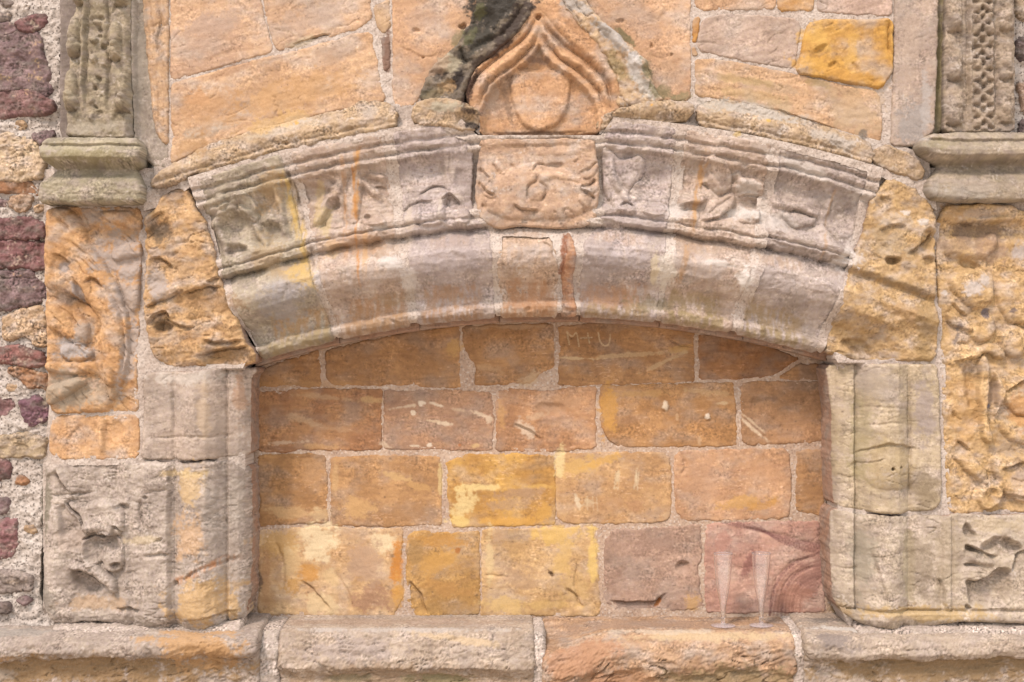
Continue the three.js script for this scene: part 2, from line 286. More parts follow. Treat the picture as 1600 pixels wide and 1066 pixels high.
const zl = (x, y) => jambProfile(383 - x + 1.5 * noise(x / 20, y / 30)), zrr = (x, y) => jambProfile(x - 1309 + 1.5 * noise(x / 20, y / 30));

addStains([
  // tan tone along the lower hollow and bead, pale tone along the roll
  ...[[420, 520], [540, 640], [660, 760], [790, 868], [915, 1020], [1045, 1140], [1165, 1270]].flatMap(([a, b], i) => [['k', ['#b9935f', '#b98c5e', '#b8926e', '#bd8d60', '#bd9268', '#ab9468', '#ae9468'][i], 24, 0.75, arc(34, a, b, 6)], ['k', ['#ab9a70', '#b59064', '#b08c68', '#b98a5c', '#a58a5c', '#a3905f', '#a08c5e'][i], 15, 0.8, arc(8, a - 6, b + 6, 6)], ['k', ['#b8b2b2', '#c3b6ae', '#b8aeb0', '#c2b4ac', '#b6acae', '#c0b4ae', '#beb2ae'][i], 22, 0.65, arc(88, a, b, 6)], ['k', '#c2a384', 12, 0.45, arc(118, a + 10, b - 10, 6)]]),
  // rust and lime on the arch, then the dark open joint
  ['k', '#d39a4a', 7, 0.8, [560, 228, 556, 290, 553, 350]], ['k', '#d09246', 3, 0.85, [551, 255, 555, 340, 560, 420, 565, 460]], ['k', '#cf9a5a', 5, 0.55, [535, 240, 540, 330, 540, 420]], ['k', '#d8a860', 6, 0.5, [570, 360, 572, 440]],
  ['k', '#d3a262', 7, 0.8, [1105, 232, 1096, 270, 1090, 310, 1083, 350, 1077, 372]], ['k', '#c79a62', 6, 0.6, [1075, 380, 1066, 420, 1058, 450]], ['k', '#c8a070', 3, 0.5, [1308, 292, 1296, 330, 1288, 380, 1280, 415]],
  ['k', '#d6b45c', 11, 0.75, [448, 275, 462, 330, 474, 390, 482, 440]], ['k', '#d8b457', 7, 0.5, [440, 265, 452, 320, 458, 370]],
  [425, 300, 26, 34, 15, '#c9a468', 0.5], [470, 430, 30, 22, 20, '#d8b45c', 0.7], [505, 345, 16, 34, 10, '#cdb87c', 0.55], [498, 310, 8, 40, 8, '#d6bd84', 0.5], [520, 390, 16, 16, 0, '#d8bb8a', 0.5],
  [612, 410, 22, 16, 0, '#dcd6d0', 0.75], [640, 440, 14, 26, 0, '#e2dbd4', 0.7], [590, 357, 18, 6, -6, '#ded8d2', 0.7], [1040, 425, 16, 30, 8, '#e8e0d2', 0.8], [1022, 420, 7, 26, 0, '#e6d7b4', 0.7], [1165, 435, 14, 22, 0, '#efeae4', 0.85], [1120, 412, 30, 6, 6, '#e2dcd6', 0.6], [1060, 330, 20, 18, 0, '#e0dad4', 0.6],
  [1168, 332, 34, 12, 4, '#e6e1db', 0.75], [1170, 290, 26, 14, 20, '#dcd5ce', 0.55], [1250, 262, 60, 12, 20, '#ddd6ce', 0.6], [1325, 400, 20, 30, 10, '#e2dbd5', 0.7], [1215, 345, 30, 16, 0, '#dcd4cd', 0.6], [1340, 305, 30, 12, 25, '#d7cfc7', 0.5],
  [640, 350, 8, 40, 0, '#dccbb6', 0.5], [688, 322, 4, 22, 5, '#e2d6c6', 0.6], [560, 380, 50, 20, -10, '#c79a6e', 0.5], [700, 400, 70, 40, -5, '#b1a3a0', 0.55], [930, 420, 40, 60, 0, '#aa9e9c', 0.5], [1010, 350, 40, 24, 0, '#b3a7a6', 0.4],
  [840, 470, 60, 16, 0, '#bb8a5e', 0.55], [960, 465, 60, 18, 5, '#bd8f66', 0.5], [1010, 475, 40, 14, 6, '#8f8460', 0.6], [560, 490, 60, 14, -14, '#b58c5f', 0.5], [620, 465, 50, 12, -8, '#a39072', 0.4], [440, 470, 40, 40, 10, '#a3a0a4', 0.5], [420, 400, 30, 40, 0, '#b49868', 0.5],
  [730, 270, 26, 50, 0, '#9a8c86', 0.5], [880, 400, 6, 40, 4, '#9c6240', 0.9],
  ['k', '#5e5044', 5, 0.8, [449, 262, 456, 282, 462, 304, 470, 330, 476, 350]], ['k', '#6a5a4c', 4, 0.7, [480, 372, 486, 398, 492, 420]],  // strokes paint the shade of the open joint, along with its dark dirt
  // moss, lichen and soot on the ogee and hood
  [770, 20, 44, 46, 30, '#3a3731', 0.97], [748, 62, 30, 26, 0, '#423f36', 0.97], [800, 42, 16, 66, 38, '#473a32', 0.95], [765, 88, 40, 8, -35, '#4e4038', 0.9], [725, 90, 14, 16, 0, '#454138', 0.9], [715, 128, 12, 22, 10, '#332a28', 0.95], [735, 140, 8, 36, 22, '#4a3024', 0.9], [690, 118, 14, 10, -20, '#4a4038', 0.8], [668, 150, 16, 8, -30, '#55523c', 0.7], [735, 178, 18, 6, 8, '#40302a', 0.85], [738, 198, 16, 5, 8, '#332c2a', 0.9], [782, 80, 40, 5, -38, '#5a4030', 0.75],
  [752, 20, 10, 20, 20, '#6b6a3c', 0.6], [715, 60, 10, 20, 30, '#7c7c52', 0.6],
  [704, 100, 16, 18, -30, '#b5ab90', 0.85], [698, 138, 16, 14, 0, '#b8986c', 0.8], [680, 150, 20, 10, -30, '#8a7a58', 0.6], [735, 60, 20, 8, -50, '#77784e', 0.5], [690, 170, 30, 9, 0, '#b3ab93', 0.75],
  [955, 60, 46, 12, 42, '#bdbab6', 0.85], [990, 105, 16, 30, -5, '#cfccc8', 0.9], [1005, 140, 16, 26, -25, '#c4c0b8', 0.85], [900, 15, 34, 10, 25, '#b9b4ae', 0.8], [980, 60, 34, 6, 45, '#77704a', 0.85], [1010, 110, 12, 26, -10, '#7f7850', 0.8], [1035, 145, 26, 14, 10, '#837b55', 0.8], [965, 110, 14, 34, -30, '#95824f', 0.7], [1060, 152, 24, 8, 0, '#948a62', 0.7],
  [785, 150, 16, 40, 10, '#917258', 0.6], [793, 165, 6, 30, -14, '#7d6450', 0.55], [840, 95, 24, 8, 0, '#8f7260', 0.7], [860, 150, 30, 20, 0, '#c3956a', 0.4], [768, 150, 12, 24, 12, '#c0a58c', 0.8], [845, 208, 50, 3, 0, '#6d5442', 0.6],
  [330, 200, 60, 12, -15, '#bfb4a4', 0.6], [460, 190, 30, 10, -10, '#c8c2b8', 0.6], [440, 205, 70, 8, -14, '#c9bda8', 0.4], [580, 175, 16, 8, 0, '#b9ada0', 0.6], [1190, 175, 70, 14, 12, '#c2bdb4', 0.7], [1300, 220, 50, 12, 22, '#c4bdb4', 0.6], [1120, 165, 30, 12, 8, '#bdb6aa', 0.7], [465, 193, 5, 4, 0, '#d9a83c', 0.9], [1016, 168, 4, 3, 0, '#e0a52c', 1], [1200, 190, 5, 4, 0, '#dcb43c', 0.8], [1150, 212, 6, 4, 0, '#d8b64c', 0.6],
  // springers and jambs, with darker tone in the carved hollows
  [250, 365, 26, 18, 0, '#6d5c48', 0.75], [275, 300, 26, 12, 0, '#8d7c70', 0.6], [245, 445, 22, 26, 0, '#b5aba6', 0.8], [255, 505, 20, 12, 0, '#6e5a44', 0.7], [330, 470, 60, 18, 5, '#9a7546', 0.6], [360, 555, 40, 14, 0, '#8f6d40', 0.6], [245, 395, 16, 10, 0, '#bdaea6', 0.6],
  [290, 590, 60, 12, 0, '#d4cbc0', 0.7], [330, 660, 40, 60, 0, '#b3a08e', 0.5], [320, 640, 12, 50, 0, '#d3ba98', 0.5], [372, 620, 10, 40, 0, '#b98f6a', 0.6],
  [300, 760, 26, 34, 0, '#d9b77c', 0.7], [300, 840, 30, 40, 0, '#dcb07a', 0.6], [320, 940, 60, 44, -10, '#d6ae6c', 0.75], ['k', '#c98a52', 8, 0.8, [272, 912, 310, 892, 350, 875, 380, 872]], [330, 800, 14, 60, 0, '#a79d92', 0.6], [365, 790, 14, 60, 0, '#bbb0a2', 0.6], [290, 740, 40, 6, 0, '#dcc084', 0.6], [150, 945, 60, 14, 0, '#c8a67c', 0.6], [110, 845, 30, 20, 0, '#c4b0a0', 0.5], [70, 790, 8, 60, 0, '#77725c', 0.7], [70, 940, 14, 30, 0, '#7d766a', 0.6], [230, 843, 34, 7, -4, '#cbb890', 0.6], [360, 880, 16, 40, 0, '#b5a596', 0.5],
  [1385, 720, 50, 40, 0, '#b7a070', 0.6], [1370, 600, 40, 30, 0, '#b0a395', 0.6], [1445, 640, 18, 60, 0, '#a89a94', 0.7], [1445, 760, 22, 40, 0, '#8e7c60', 0.6], [1345, 690, 20, 80, 0, '#a89c6e', 0.5], [1420, 880, 14, 60, 0, '#bdb088', 0.5], [1440, 880, 24, 60, 0, '#96866f', 0.6], [1350, 870, 20, 60, 0, '#a5a08c', 0.5], [1480, 880, 26, 70, 0, '#b2a286', 0.5], [1450, 958, 130, 14, 1, '#c7a765', 0.7], [1320, 955, 26, 12, 20, '#a8884c', 0.6], [1400, 966, 30, 6, 0, '#a3907c', 0.6], [1550, 820, 60, 12, 0, '#cbb894', 0.6],
  [1395, 345, 24, 12, 0, '#d8cfc6', 0.35], [1440, 348, 10, 6, 0, '#e6dfd8', 0.85], [1412, 333, 8, 5, 0, '#e6dfd8', 0.7], [1375, 315, 14, 8, 0, '#8a704e', 0.6], [1420, 490, 50, 14, 15, '#b48e5c', 0.5], [1345, 545, 34, 10, 20, '#8a6c40', 0.6], [1445, 520, 20, 60, 0, '#a08450', 0.6], [1390, 440, 60, 8, 20, '#8d7652', 0.5],
  // left carved panel
  [185, 400, 46, 44, 20, '#b7aaa2', 0.85], [200, 470, 30, 40, 0, '#b9aca4', 0.8], [150, 335, 40, 14, 20, '#b3a498', 0.7], [102, 418, 10, 9, 0, '#b4a9a4', 0.85], [122, 455, 7, 20, -28, '#b0a6a2', 0.85], [115, 545, 30, 20, 10, '#bab4b2', 0.9], [130, 520, 16, 22, 0, '#b3a79c', 0.7], [110, 610, 44, 34, 0, '#aa9c86', 0.8], [160, 615, 30, 24, 0, '#b0a08a', 0.6], [200, 560, 12, 60, 10, '#bcb0a8', 0.8], [190, 365, 34, 10, 0, '#8d755a', 0.5],
  // right carved panel
  [1510, 335, 60, 8, 0, '#c0a890', 0.7], [1485, 330, 24, 14, 0, '#c89a50', 0.6], [1530, 362, 60, 16, 0, '#8a735e', 0.75], [1500, 380, 40, 20, 0, '#9a7f64', 0.6], [1550, 390, 26, 30, 0, '#b39378', 0.6], [1595, 395, 16, 20, 0, '#c2b8b4', 0.8], [1515, 452, 20, 14, 0, '#cfc6c0', 0.8], [1535, 440, 10, 10, 0, '#cfc6c0', 0.7], [1478, 458, 6, 4, 0, '#e0d8d0', 0.9], [1540, 488, 7, 10, 10, '#756b70', 0.9], [1580, 485, 8, 4, 0, '#756b70', 0.8], [1500, 510, 8, 9, 0, '#857874', 0.8], [1495, 530, 4, 14, 20, '#857874', 0.7], [1550, 615, 14, 24, 0, '#b9a08c', 0.7], [1545, 635, 5, 4, 0, '#7d7480', 0.9], [1580, 560, 20, 20, 0, '#b3a294', 0.4], [1500, 690, 6, 5, 0, '#6d5a48', 0.8], [1575, 700, 26, 14, 0, '#b3a08c', 0.6], [1590, 750, 26, 14, 0, '#c2ab98', 0.6], [1510, 640, 30, 60, 0, '#d3a562', 0.5], [1595, 640, 20, 40, 0, '#cb9350', 0.6],
  // pilasters
  [1425, 195, 30, 40, 0, '#a8a29e', 0.75], [1445, 170, 8, 60, 0, '#b8b2ae', 0.7], [1420, 60, 20, 60, 0, '#c2ad9a', 0.5], [1500, 300, 60, 14, 0, '#b6b0a6', 0.5], [1530, 290, 60, 10, 0, '#b9aa98', 0.5], [1465, 100, 5, 100, 0, '#7f7648', 0.5], [1465, 226, 40, 8, 0, '#8c8256', 0.4], [215, 110, 12, 100, 4, '#a49c8e', 0.6], [150, 200, 50, 12, 0, '#bdb4a0', 0.6], [140, 245, 70, 12, 0, '#8f8254', 0.6], [140, 228, 70, 8, 0, '#c2b795', 0.5],
  // ashlar above
  [330, 40, 60, 22, -20, '#bfa796', 0.6], [480, 30, 60, 20, -15, '#c3ab98', 0.55], [520, 90, 40, 18, -15, '#c2a68e', 0.5], [390, 150, 70, 14, -18, '#bf9c78', 0.5], [660, 30, 30, 24, 0, '#c3a48c', 0.5], [680, 110, 30, 14, -40, '#bfa084', 0.5], [1000, 30, 40, 20, 20, '#c2a58e', 0.5], [1050, 110, 24, 30, 0, '#bf9f80', 0.5], [1200, 135, 60, 10, 8, '#bda588', 0.5], [1340, 190, 40, 24, 0, '#c4aa8a', 0.5], [1390, 380, 40, 30, 0, '#b5a488', 0.4], [280, 420, 30, 20, -15, '#b39676', 0.4],
  [310, 152, 20, 14, 0, '#d9a878', 0.9], [320, 60, 50, 30, -20, '#c3a38a', 0.5], [450, 150, 120, 30, -15, '#d2a468', 0.6], [430, 190, 70, 14, -15, '#d8b06a', 0.6], [330, 170, 60, 40, 0, '#c99a66', 0.5], [300, 230, 30, 18, 0, '#b58a4e', 0.5], [360, 110, 40, 10, -20, '#a67c5a', 0.5], [605, 85, 7, 30, 0, '#8a6a58', 0.9],
  [480, 62, 40, 7, -18, '#c2b390', 0.5], [1160, 125, 60, 8, 8, '#b79d66', 0.6], [1280, 130, 20, 8, 8, '#a48c54', 0.6], [1330, 170, 50, 40, 0, '#c9ac82', 0.5], [1180, 150, 80, 10, 10, '#c6a870', 0.5], [1225, 165, 30, 14, 10, '#b8a079', 0.6], [1350, 210, 8, 10, 0, '#74706a', 0.7],
  [1285, 80, 12, 8, -30, '#b48a4a', 0.8], [1275, 60, 26, 24, 0, '#e3b450', 0.7], [1330, 80, 10, 44, 8, '#e0b04a', 0.55], [1265, 100, 40, 12, 14, '#e2ad3e', 0.7], [1330, 120, 60, 10, 12, '#d29a34', 0.6],
  // scratched initials and tally marks
  ...[[886, 519, 889.5, 538], [886, 519, 895, 528, 901, 516, 904.5, 541], [907, 528.5, 925, 527.5], [918.5, 521, 921, 536], [935, 520, 936.5, 532, 941, 538.5, 946, 541.5, 951, 538.5, 953.5, 531, 953.5, 523]].map((q) => ['w', '#dcc094', 1.7, 0.85, q]),
  ...[[962, 738, 960, 764], [968, 740, 966, 765], [994, 736, 991, 764], [998, 738, 996, 766], [898, 776, 904, 796, 912, 788], [918, 776, 918, 796], [926, 776, 927, 796], [932, 778, 934, 798], [918, 786, 934, 786]].map((q) => ['w', '#e2cba4', 1.6, 0.6, q]),
  // back wall
  [985, 555, 90, 5, -4, '#d8b784', 0.6], [905, 560, 34, 3, 2, '#e0c493', 0.7], [1060, 545, 22, 6, -8, '#d8ae62', 0.6], [1040, 565, 40, 4, -25, '#d8b988', 0.6], [800, 510, 80, 5, 0, '#d2b18a', 0.45], [830, 590, 26, 12, -30, '#d8bd94', 0.5], [480, 600, 110, 6, 0, '#c79a5e', 0.4], [710, 545, 12, 16, 0, '#d5a75c', 0.7], [760, 575, 26, 6, 10, '#d0ab7c', 0.5],
  [660, 630, 8, 5, 0, '#e8d6bd', 0.95], [645, 646, 5, 4, 30, '#e6d3b8', 0.95], [680, 632, 14, 3, 15, '#e2cdb0', 0.9], [630, 636, 20, 3, -8, '#dcc4a4', 0.8], [695, 662, 14, 4, 8, '#e4ceb0', 0.9], [675, 658, 14, 2.5, 4, '#dcc3a0', 0.8], [650, 697, 10, 2.5, 4, '#e2ceb2', 0.9], [670, 695, 5, 4, 0, '#e8d8c2', 0.95], [750, 647, 16, 4, 18, '#e0c8aa', 0.85], [765, 655, 6, 7, 0, '#e0c8aa', 0.8], [602, 695, 12, 5, 20, '#dcc4a6', 0.8], [745, 696, 8, 4, 0, '#dcb87c', 0.8], [718, 696, 3, 3, 0, '#b8743a', 0.9], [715, 640, 12, 4, 10, '#d5bb98', 0.6],
  [580, 625, 20, 6, 8, '#d8b274', 0.6], [470, 655, 30, 8, 20, '#d6b78e', 0.5], [445, 692, 34, 4, -3, '#dcc0a0', 0.7], [500, 620, 50, 5, 6, '#d0ad80', 0.5], [520, 670, 50, 5, 8, '#caa57c', 0.4], [500, 698, 30, 6, 0, '#d0a468', 0.6], [820, 670, 26, 10, 30, '#e0c8ac', 0.8], [840, 650, 20, 6, -20, '#d6b692', 0.6], [870, 630, 50, 14, 0, '#c89f78', 0.5], [783, 650, 8, 26, 0, '#d4a25c', 0.6], [800, 660, 10, 10, 0, '#8a5c3a', 0.5],
  [950, 640, 16, 44, 0, '#d8a03c', 0.75], [1000, 615, 50, 6, 0, '#cda05c', 0.6], [1100, 612, 40, 6, 5, '#dcb882', 0.5], [1039, 634, 5, 9, 0, '#ecd9bb', 0.95], [1105, 650, 5, 5, 0, '#f0e2cc', 0.95], [1093, 690, 5, 8, 0, '#d5b186', 0.7], [1058, 650, 3, 8, 0, '#d0aa7c', 0.7], [985, 655, 20, 10, 0, '#a8794a', 0.6], [1130, 630, 10, 3, 0, '#e0c394', 0.7],
  ['k', '#ead2b0', 3, 0.85, [1158, 652, 1172, 668, 1192, 682, 1204, 694]], ['k', '#e2c8a4', 2, 0.7, [1158, 645, 1180, 664, 1200, 680]], [1180, 625, 12, 6, 0, '#97704a', 0.6],
  [455, 800, 46, 12, 6, '#d6b078', 0.7], [480, 740, 20, 26, 0, '#c79a66', 0.6], [500, 805, 20, 12, 0, '#dcbc88', 0.6], [560, 795, 34, 18, 15, '#d8ac6c', 0.8], [620, 745, 26, 8, 15, '#dcb474', 0.8], [655, 760, 26, 6, 14, '#d4a762', 0.6], [524, 745, 6, 30, 0, '#dcb478', 0.6], [640, 800, 40, 16, 0, '#b58a5c', 0.5], [688, 750, 4, 30, 0, '#e8cf8c', 0.6],
  [725, 785, 20, 26, 20, '#ecd28e', 0.85], [750, 762, 40, 7, -4, '#f0d489', 0.85], [840, 760, 30, 6, 0, '#e6b95a', 0.7], [810, 770, 50, 8, -6, '#b9936a', 0.8], [790, 790, 34, 12, -8, '#bc9972', 0.7], [800, 815, 60, 8, 0, '#e4ab3a', 0.7], [720, 815, 26, 8, 0, '#efd07a', 0.8], [850, 800, 16, 16, 0, '#dda942', 0.7],
  [905, 728, 40, 20, -10, '#dfb462', 0.8], [875, 720, 10, 26, 0, '#f0d898', 0.8], [940, 720, 40, 8, -20, '#e2b04c', 0.7], [965, 745, 4, 18, 8, '#e2cda4', 0.7], [995, 745, 3, 18, 4, '#e4cfa8', 0.8], [903, 785, 5, 14, -20, '#e8d4b0', 0.8], [920, 785, 10, 8, 0, '#dfc79e', 0.7], [990, 790, 20, 10, 0, '#b98a60', 0.6], [950, 790, 40, 16, 0, '#c49666', 0.4],
  [1160, 785, 50, 12, -8, '#dcaa5a', 0.75], [1100, 750, 30, 40, 0, '#c99f7c', 0.5], [1190, 790, 30, 8, -12, '#d49a3c', 0.6], [1195, 740, 34, 24, 0, '#d2a172', 0.5],
  [440, 850, 46, 26, 0, '#d8ac5e', 0.7], [495, 850, 34, 40, 30, '#f2dcae', 0.9], [460, 880, 20, 30, 0, '#e6c48a', 0.7], [600, 850, 26, 22, 30, '#f2dcae', 0.9], [480, 895, 22, 20, 0, '#d99c3c', 0.85], [455, 915, 20, 16, 0, '#d8a348', 0.7], [500, 945, 34, 20, 10, '#ebcf9c', 0.8], [518, 905, 20, 10, 40, '#e8c890', 0.7], [619, 890, 11, 46, 3, '#d68c1e', 0.95], [620, 925, 12, 26, 0, '#dda440', 0.8], [580, 935, 34, 26, 0, '#b58a68', 0.85], [570, 880, 34, 40, 0, '#c6a382', 0.8], [415, 900, 8, 60, 0, '#c49462', 0.6], [405, 910, 5, 16, 0, '#6e5a4c', 0.8],
  [690, 845, 50, 14, 0, '#cb9438', 0.8], [680, 880, 46, 20, -20, '#d6a246', 0.7], [700, 920, 40, 14, 10, '#c49044', 0.6], [650, 865, 14, 20, 0, '#b08a4e', 0.7], [716, 860, 5, 5, 0, '#b5701c', 0.9], [690, 950, 50, 10, 0, '#b98f4e', 0.6],
  [865, 835, 46, 16, 0, '#e8bf60', 0.8], [925, 870, 9, 50, 0, '#ebc76a', 0.85], [880, 870, 16, 44, 10, '#e3bb6a', 0.7], [765, 870, 8, 50, 0, '#e8cd94', 0.7], [900, 920, 26, 24, 0, '#d2ad6a', 0.6], [790, 945, 44, 14, 5, '#e5c078', 0.8], [850, 945, 60, 8, 0, '#e0b868', 0.6], [810, 900, 30, 24, 0, '#bd9a76', 0.6], [780, 840, 16, 14, 0, '#cbab8a', 0.5], [862, 898, 3, 8, -40, '#7d5e3c', 0.9],
  [1020, 850, 60, 16, 0, '#a2806c', 0.6], [1080, 940, 14, 16, -30, '#d3a868', 0.8], [1026, 945, 4, 10, 40, '#c0762c', 0.95], [985, 948, 30, 8, 0, '#b19a8c', 0.7], [1060, 890, 14, 10, 0, '#c0a18c', 0.6],
  // sandstone whorl on the red block
  ...Array.from({ length: 9 }, (_, i) => ['w', ['#7a4c49', '#8d5a54', '#845450'][i % 3], i % 3 ? 1.9 : 3.2, i % 3 ? 0.5 : 0.75, [1294, 862 + 6 * i, 1266 + i, 868 + 5.5 * i, 1236 + 2.5 * i, 882 + 5 * i, 1214 + 4.6 * i, 908 + 3.6 * i, 1206 + 5.4 * i, 934 + 2 * i, 1203 + 6 * i, 962]]),
  ...Array.from({ length: 5 }, (_, i) => ['w', i % 2 ? '#8a5854' : '#77494a', i % 2 ? 1.8 : 3, 0.6, [1128 + 12 * i, 816, 1170 + 4 * i, 826 - i, 1216, 836 + 2.5 * i, 1256, 848 + 3 * i, 1294, 852 + 3 * i]]),
  [1170, 880, 10, 26, 20, '#8c5450', 0.6], [1270, 900, 24, 40, 0, '#a4766a', 0.6], [1130, 850, 16, 20, 0, '#c58d7a', 0.6], [1240, 935, 36, 26, 0, '#b57d62', 0.5], [1283, 830, 10, 20, 0, '#77584c', 0.6],
]);

const MF = ['#cdbdb0', '#d9ccc0', '#75675e'], MB = ['#c8ab92', '#d4baa2', '#8a6f60'], MW = ['#cdc2b8', '#dcd3ca', '#5c5048'];

// ------------------------------------------------------------------ back wall of the recess
{
  const T = thing('recess_back_wall', 'coursed brown and yellow sandstone block wall inside the arched recess', 'wall');
  const br = ['#b3834f', '#c0905a', '#9c6e42'], bg = ['#b08560', '#bc946c', '#9d7350'];
  const B = (pts, pal, o = {}) => stone(T, 'stone_block', pts, 0, pal, 'ashlar', { zr: 0, skirt: -30, grow: 2.2, cut: 2.5, jag: 2.3, lf: [1.3, 70], bed: [0.4, 0, 8], ...o, c: { bs: 0.4, bt: 7, sp: 0.12, pit: 0.12, fl: 0.75, gp: 0.4, ...(o.c || {}) } });
  B([399, 583, 450, 562, 498, 547, 501, 603, 403, 605], br);
  B([508, 549, 560, 536, 640, 519, 700, 511, 718, 509, 717, 560, 719, 605, 690, 606, 636, 602, 560, 602, 518, 600, 509, 590], br, { c: { ps: 80 } });
  B([724, 510, 800, 507, 864, 506, 866, 573, 845, 582, 830, 598, 742, 602, 745, 576, 735, 560, 724, 539], br);
  B([873, 510, 940, 504, 989, 505, 1050, 511, 1084, 518, 1085, 595, 1000, 600, 873, 602], br, { h: 1.0, f: [...[[886, 519, 889.5, 538], [886, 519, 895, 528, 901, 516, 904.5, 541], [907, 528.5, 925, 527.5], [918.5, 521, 921, 536]].map((q) => ['g', 1.2, 1.6, q]), ['s', 4, 9, [1044, 528, 1060, 538, 1084, 540]]], label: 'brown block with the scratched initials M + U' });
  B([1091, 522, 1150, 527, 1200, 540, 1249, 561, 1207, 588, 1150, 592, 1094, 593], ['#a3703f', '#af7c4a', '#8a5d36']);
  B([1218, 590, 1247, 571, 1280, 569, 1284, 592, 1240, 594], br, { e: [4, 5] });
  B([401, 612, 500, 608, 597, 609, 596, 702, 500, 704, 403, 706], ['#b07c4e', '#bb8a58', '#9c6e48']);
  B([600, 612, 690, 609, 768, 614, 771, 660, 769, 704, 690, 703, 600, 701], ['#b28a6a', '#b98e68', '#a07860'], { f: [['g', 1.6, 2, [716, 676, 718, 668, 724, 672, 726, 682]], ['g', 1.6, 2, [724, 674, 730, 670, 734, 684]], ['g', 1.4, 2, [712, 632, 722, 640, 720, 650, 712, 655]]] });
  B([775, 612, 800, 608, 850, 612, 900, 605, 932, 606, 930, 660, 931, 700, 860, 706, 776, 704], ['#bc8a5c', '#c8986a', '#a87850'], { lf: [2.5, 40], f: [['b', -4, 860, 640, 26, 14, 0], ['s', 3, 10, [800, 660, 830, 672, 850, 690]]] });
  B([938, 603, 1050, 600, 1147, 598, 1150, 650, 1151, 697, 1050, 698, 962, 698, 944, 684, 939, 660], ['#b8864c', '#c2925a', '#a5763f'], { f: [['b', 3, 1105, 650, 6, 7], ['b', 2.5, 1039, 634, 6, 9], ['s', 4, 8, [939, 668, 950, 690, 966, 697]]] });
  B([1157, 602, 1180, 596, 1288, 597, 1288, 690, 1170, 696, 1160, 690], ['#b28558', '#bd9064', '#a0744a'], { f: [['g', 1.2, 2, [1218, 672, 1221, 665, 1226, 668, 1222, 678]], ['g', 1.2, 2, [1172, 640, 1176, 624, 1186, 622]]] });
  B([402, 712, 460, 709, 508, 712, 511, 770, 512, 816, 404, 822, 406, 780], ['#b4854e', '#bf9058', '#9f7344']);
  B([517, 716, 600, 711, 688, 714, 690, 770, 690, 820, 600, 823, 516, 821], ['#bb8c56', '#c89a62', '#a67b4c']);
  B([697, 722, 725, 711, 800, 709, 866, 713, 868, 770, 867, 820, 780, 822, 707, 824, 700, 780], ['#c8943e', '#d4a448', '#b98838'], { label: 'bright yellow banded block', ba: -4, c: { bs: 0.6, bt: 12 } });
  B([869, 709, 950, 707, 1044, 708, 1050, 750, 1049, 803, 1038, 815, 960, 818, 885, 818, 869, 805], ['#c79a64', '#cfa56e', '#bb8d5a'], { cut: 8 });
  B([1054, 706, 1140, 702, 1233, 702, 1236, 750, 1235, 800, 1226, 811, 1150, 813, 1068, 813, 1055, 798], ['#cb9c70', '#d4a67a', '#c2906a'], { cut: 8, ba: -8, f: [['g', 2, 2.5, [1070, 712, 1072, 730, 1062, 745]]] });
  B([1243, 704, 1290, 702, 1290, 770, 1288, 806, 1260, 804, 1243, 796, 1246, 740], ['#b98a56', '#c29460', '#a97c4c'], { e: [6, 8] });
  B([401, 829, 520, 824, 629, 828, 627, 880, 632, 930, 614, 962, 520, 963, 403, 960, 405, 890], ['#d2a770', '#deb985', '#c79a68'], { lf: [3, 60], c: { bs: 0.2 }, f: [['g', 2, 2.5, [520, 890, 545, 925, 552, 958]], ['g', 1.5, 2, [425, 840, 445, 870, 440, 930]], ['s', 2.5, 9, [470, 905, 500, 930, 520, 955]]], label: 'cream and orange mottled block' });
  B([637, 838, 650, 830, 700, 833, 748, 831, 749, 900, 750, 961, 700, 962, 650, 962, 637, 946, 634, 890], ['#bf9148', '#c99c52', '#b0844a'], { ba: -20, f: [['s', 4, 10, [640, 905, 658, 930, 668, 960]]] });
  B([753, 828, 840, 826, 926, 824, 934, 880, 938, 940, 935, 963, 850, 962, 752, 964, 754, 900], ['#cda468', '#d8b27a', '#bf945e'], { lf: [2.5, 60], f: [['g', 3, 2, [858, 894, 866, 903]], ['g', 2.5, 2.5, [903, 880, 898, 910, 902, 930, 908, 944]], ['s', 3.5, 9, [882, 918, 900, 926, 912, 950]], ['g', 1.5, 2, [752, 899, 800, 901]]] });
  B([944, 846, 958, 829, 1020, 826, 1094, 820, 1098, 865, 1090, 885, 1092, 910, 1100, 950, 1040, 956, 965, 952, 944, 940], ['#b3927c', '#bd9c86', '#a88672'], { lf: [3, 60], f: [['b', -4, 1067, 886, 13, 12], ['s', 3, 3, [1058, 884, 1060, 880, 1078, 880]], ['s', 5, 12, [950, 940, 1000, 940, 1020, 944, 1046, 926]], ['g', 2, 3, [1020, 948, 1034, 934]]] });
  B([1104, 820, 1200, 815, 1290, 816, 1291, 890, 1289, 956, 1200, 958, 1104, 957, 1102, 890], ['#c89884', '#d0a590', '#bb8a78'], { bed: [0.8, 0, 9], label: 'red block with a dark whorled grain', f: [['g', 1.6, 3, [1288, 868, 1262, 872, 1232, 884, 1212, 906, 1206, 935, 1204, 955]], ['g', 1.2, 3, [1285, 885, 1255, 890, 1230, 906, 1220, 930, 1220, 955]], ['g', 1.6, 3, [1150, 822, 1190, 832, 1230, 838, 1262, 850, 1285, 850]]] });
  mortar(T, [384, 480, 1310, 480, 1310, 972, 384, 972], (x, y) => -1.3 - 0.9 * fbm(x / 30, y / 30, 2), MB, { zr: 0, amp: 1.0, h: 2 });
  // wedge of packing mortar in the top course
}

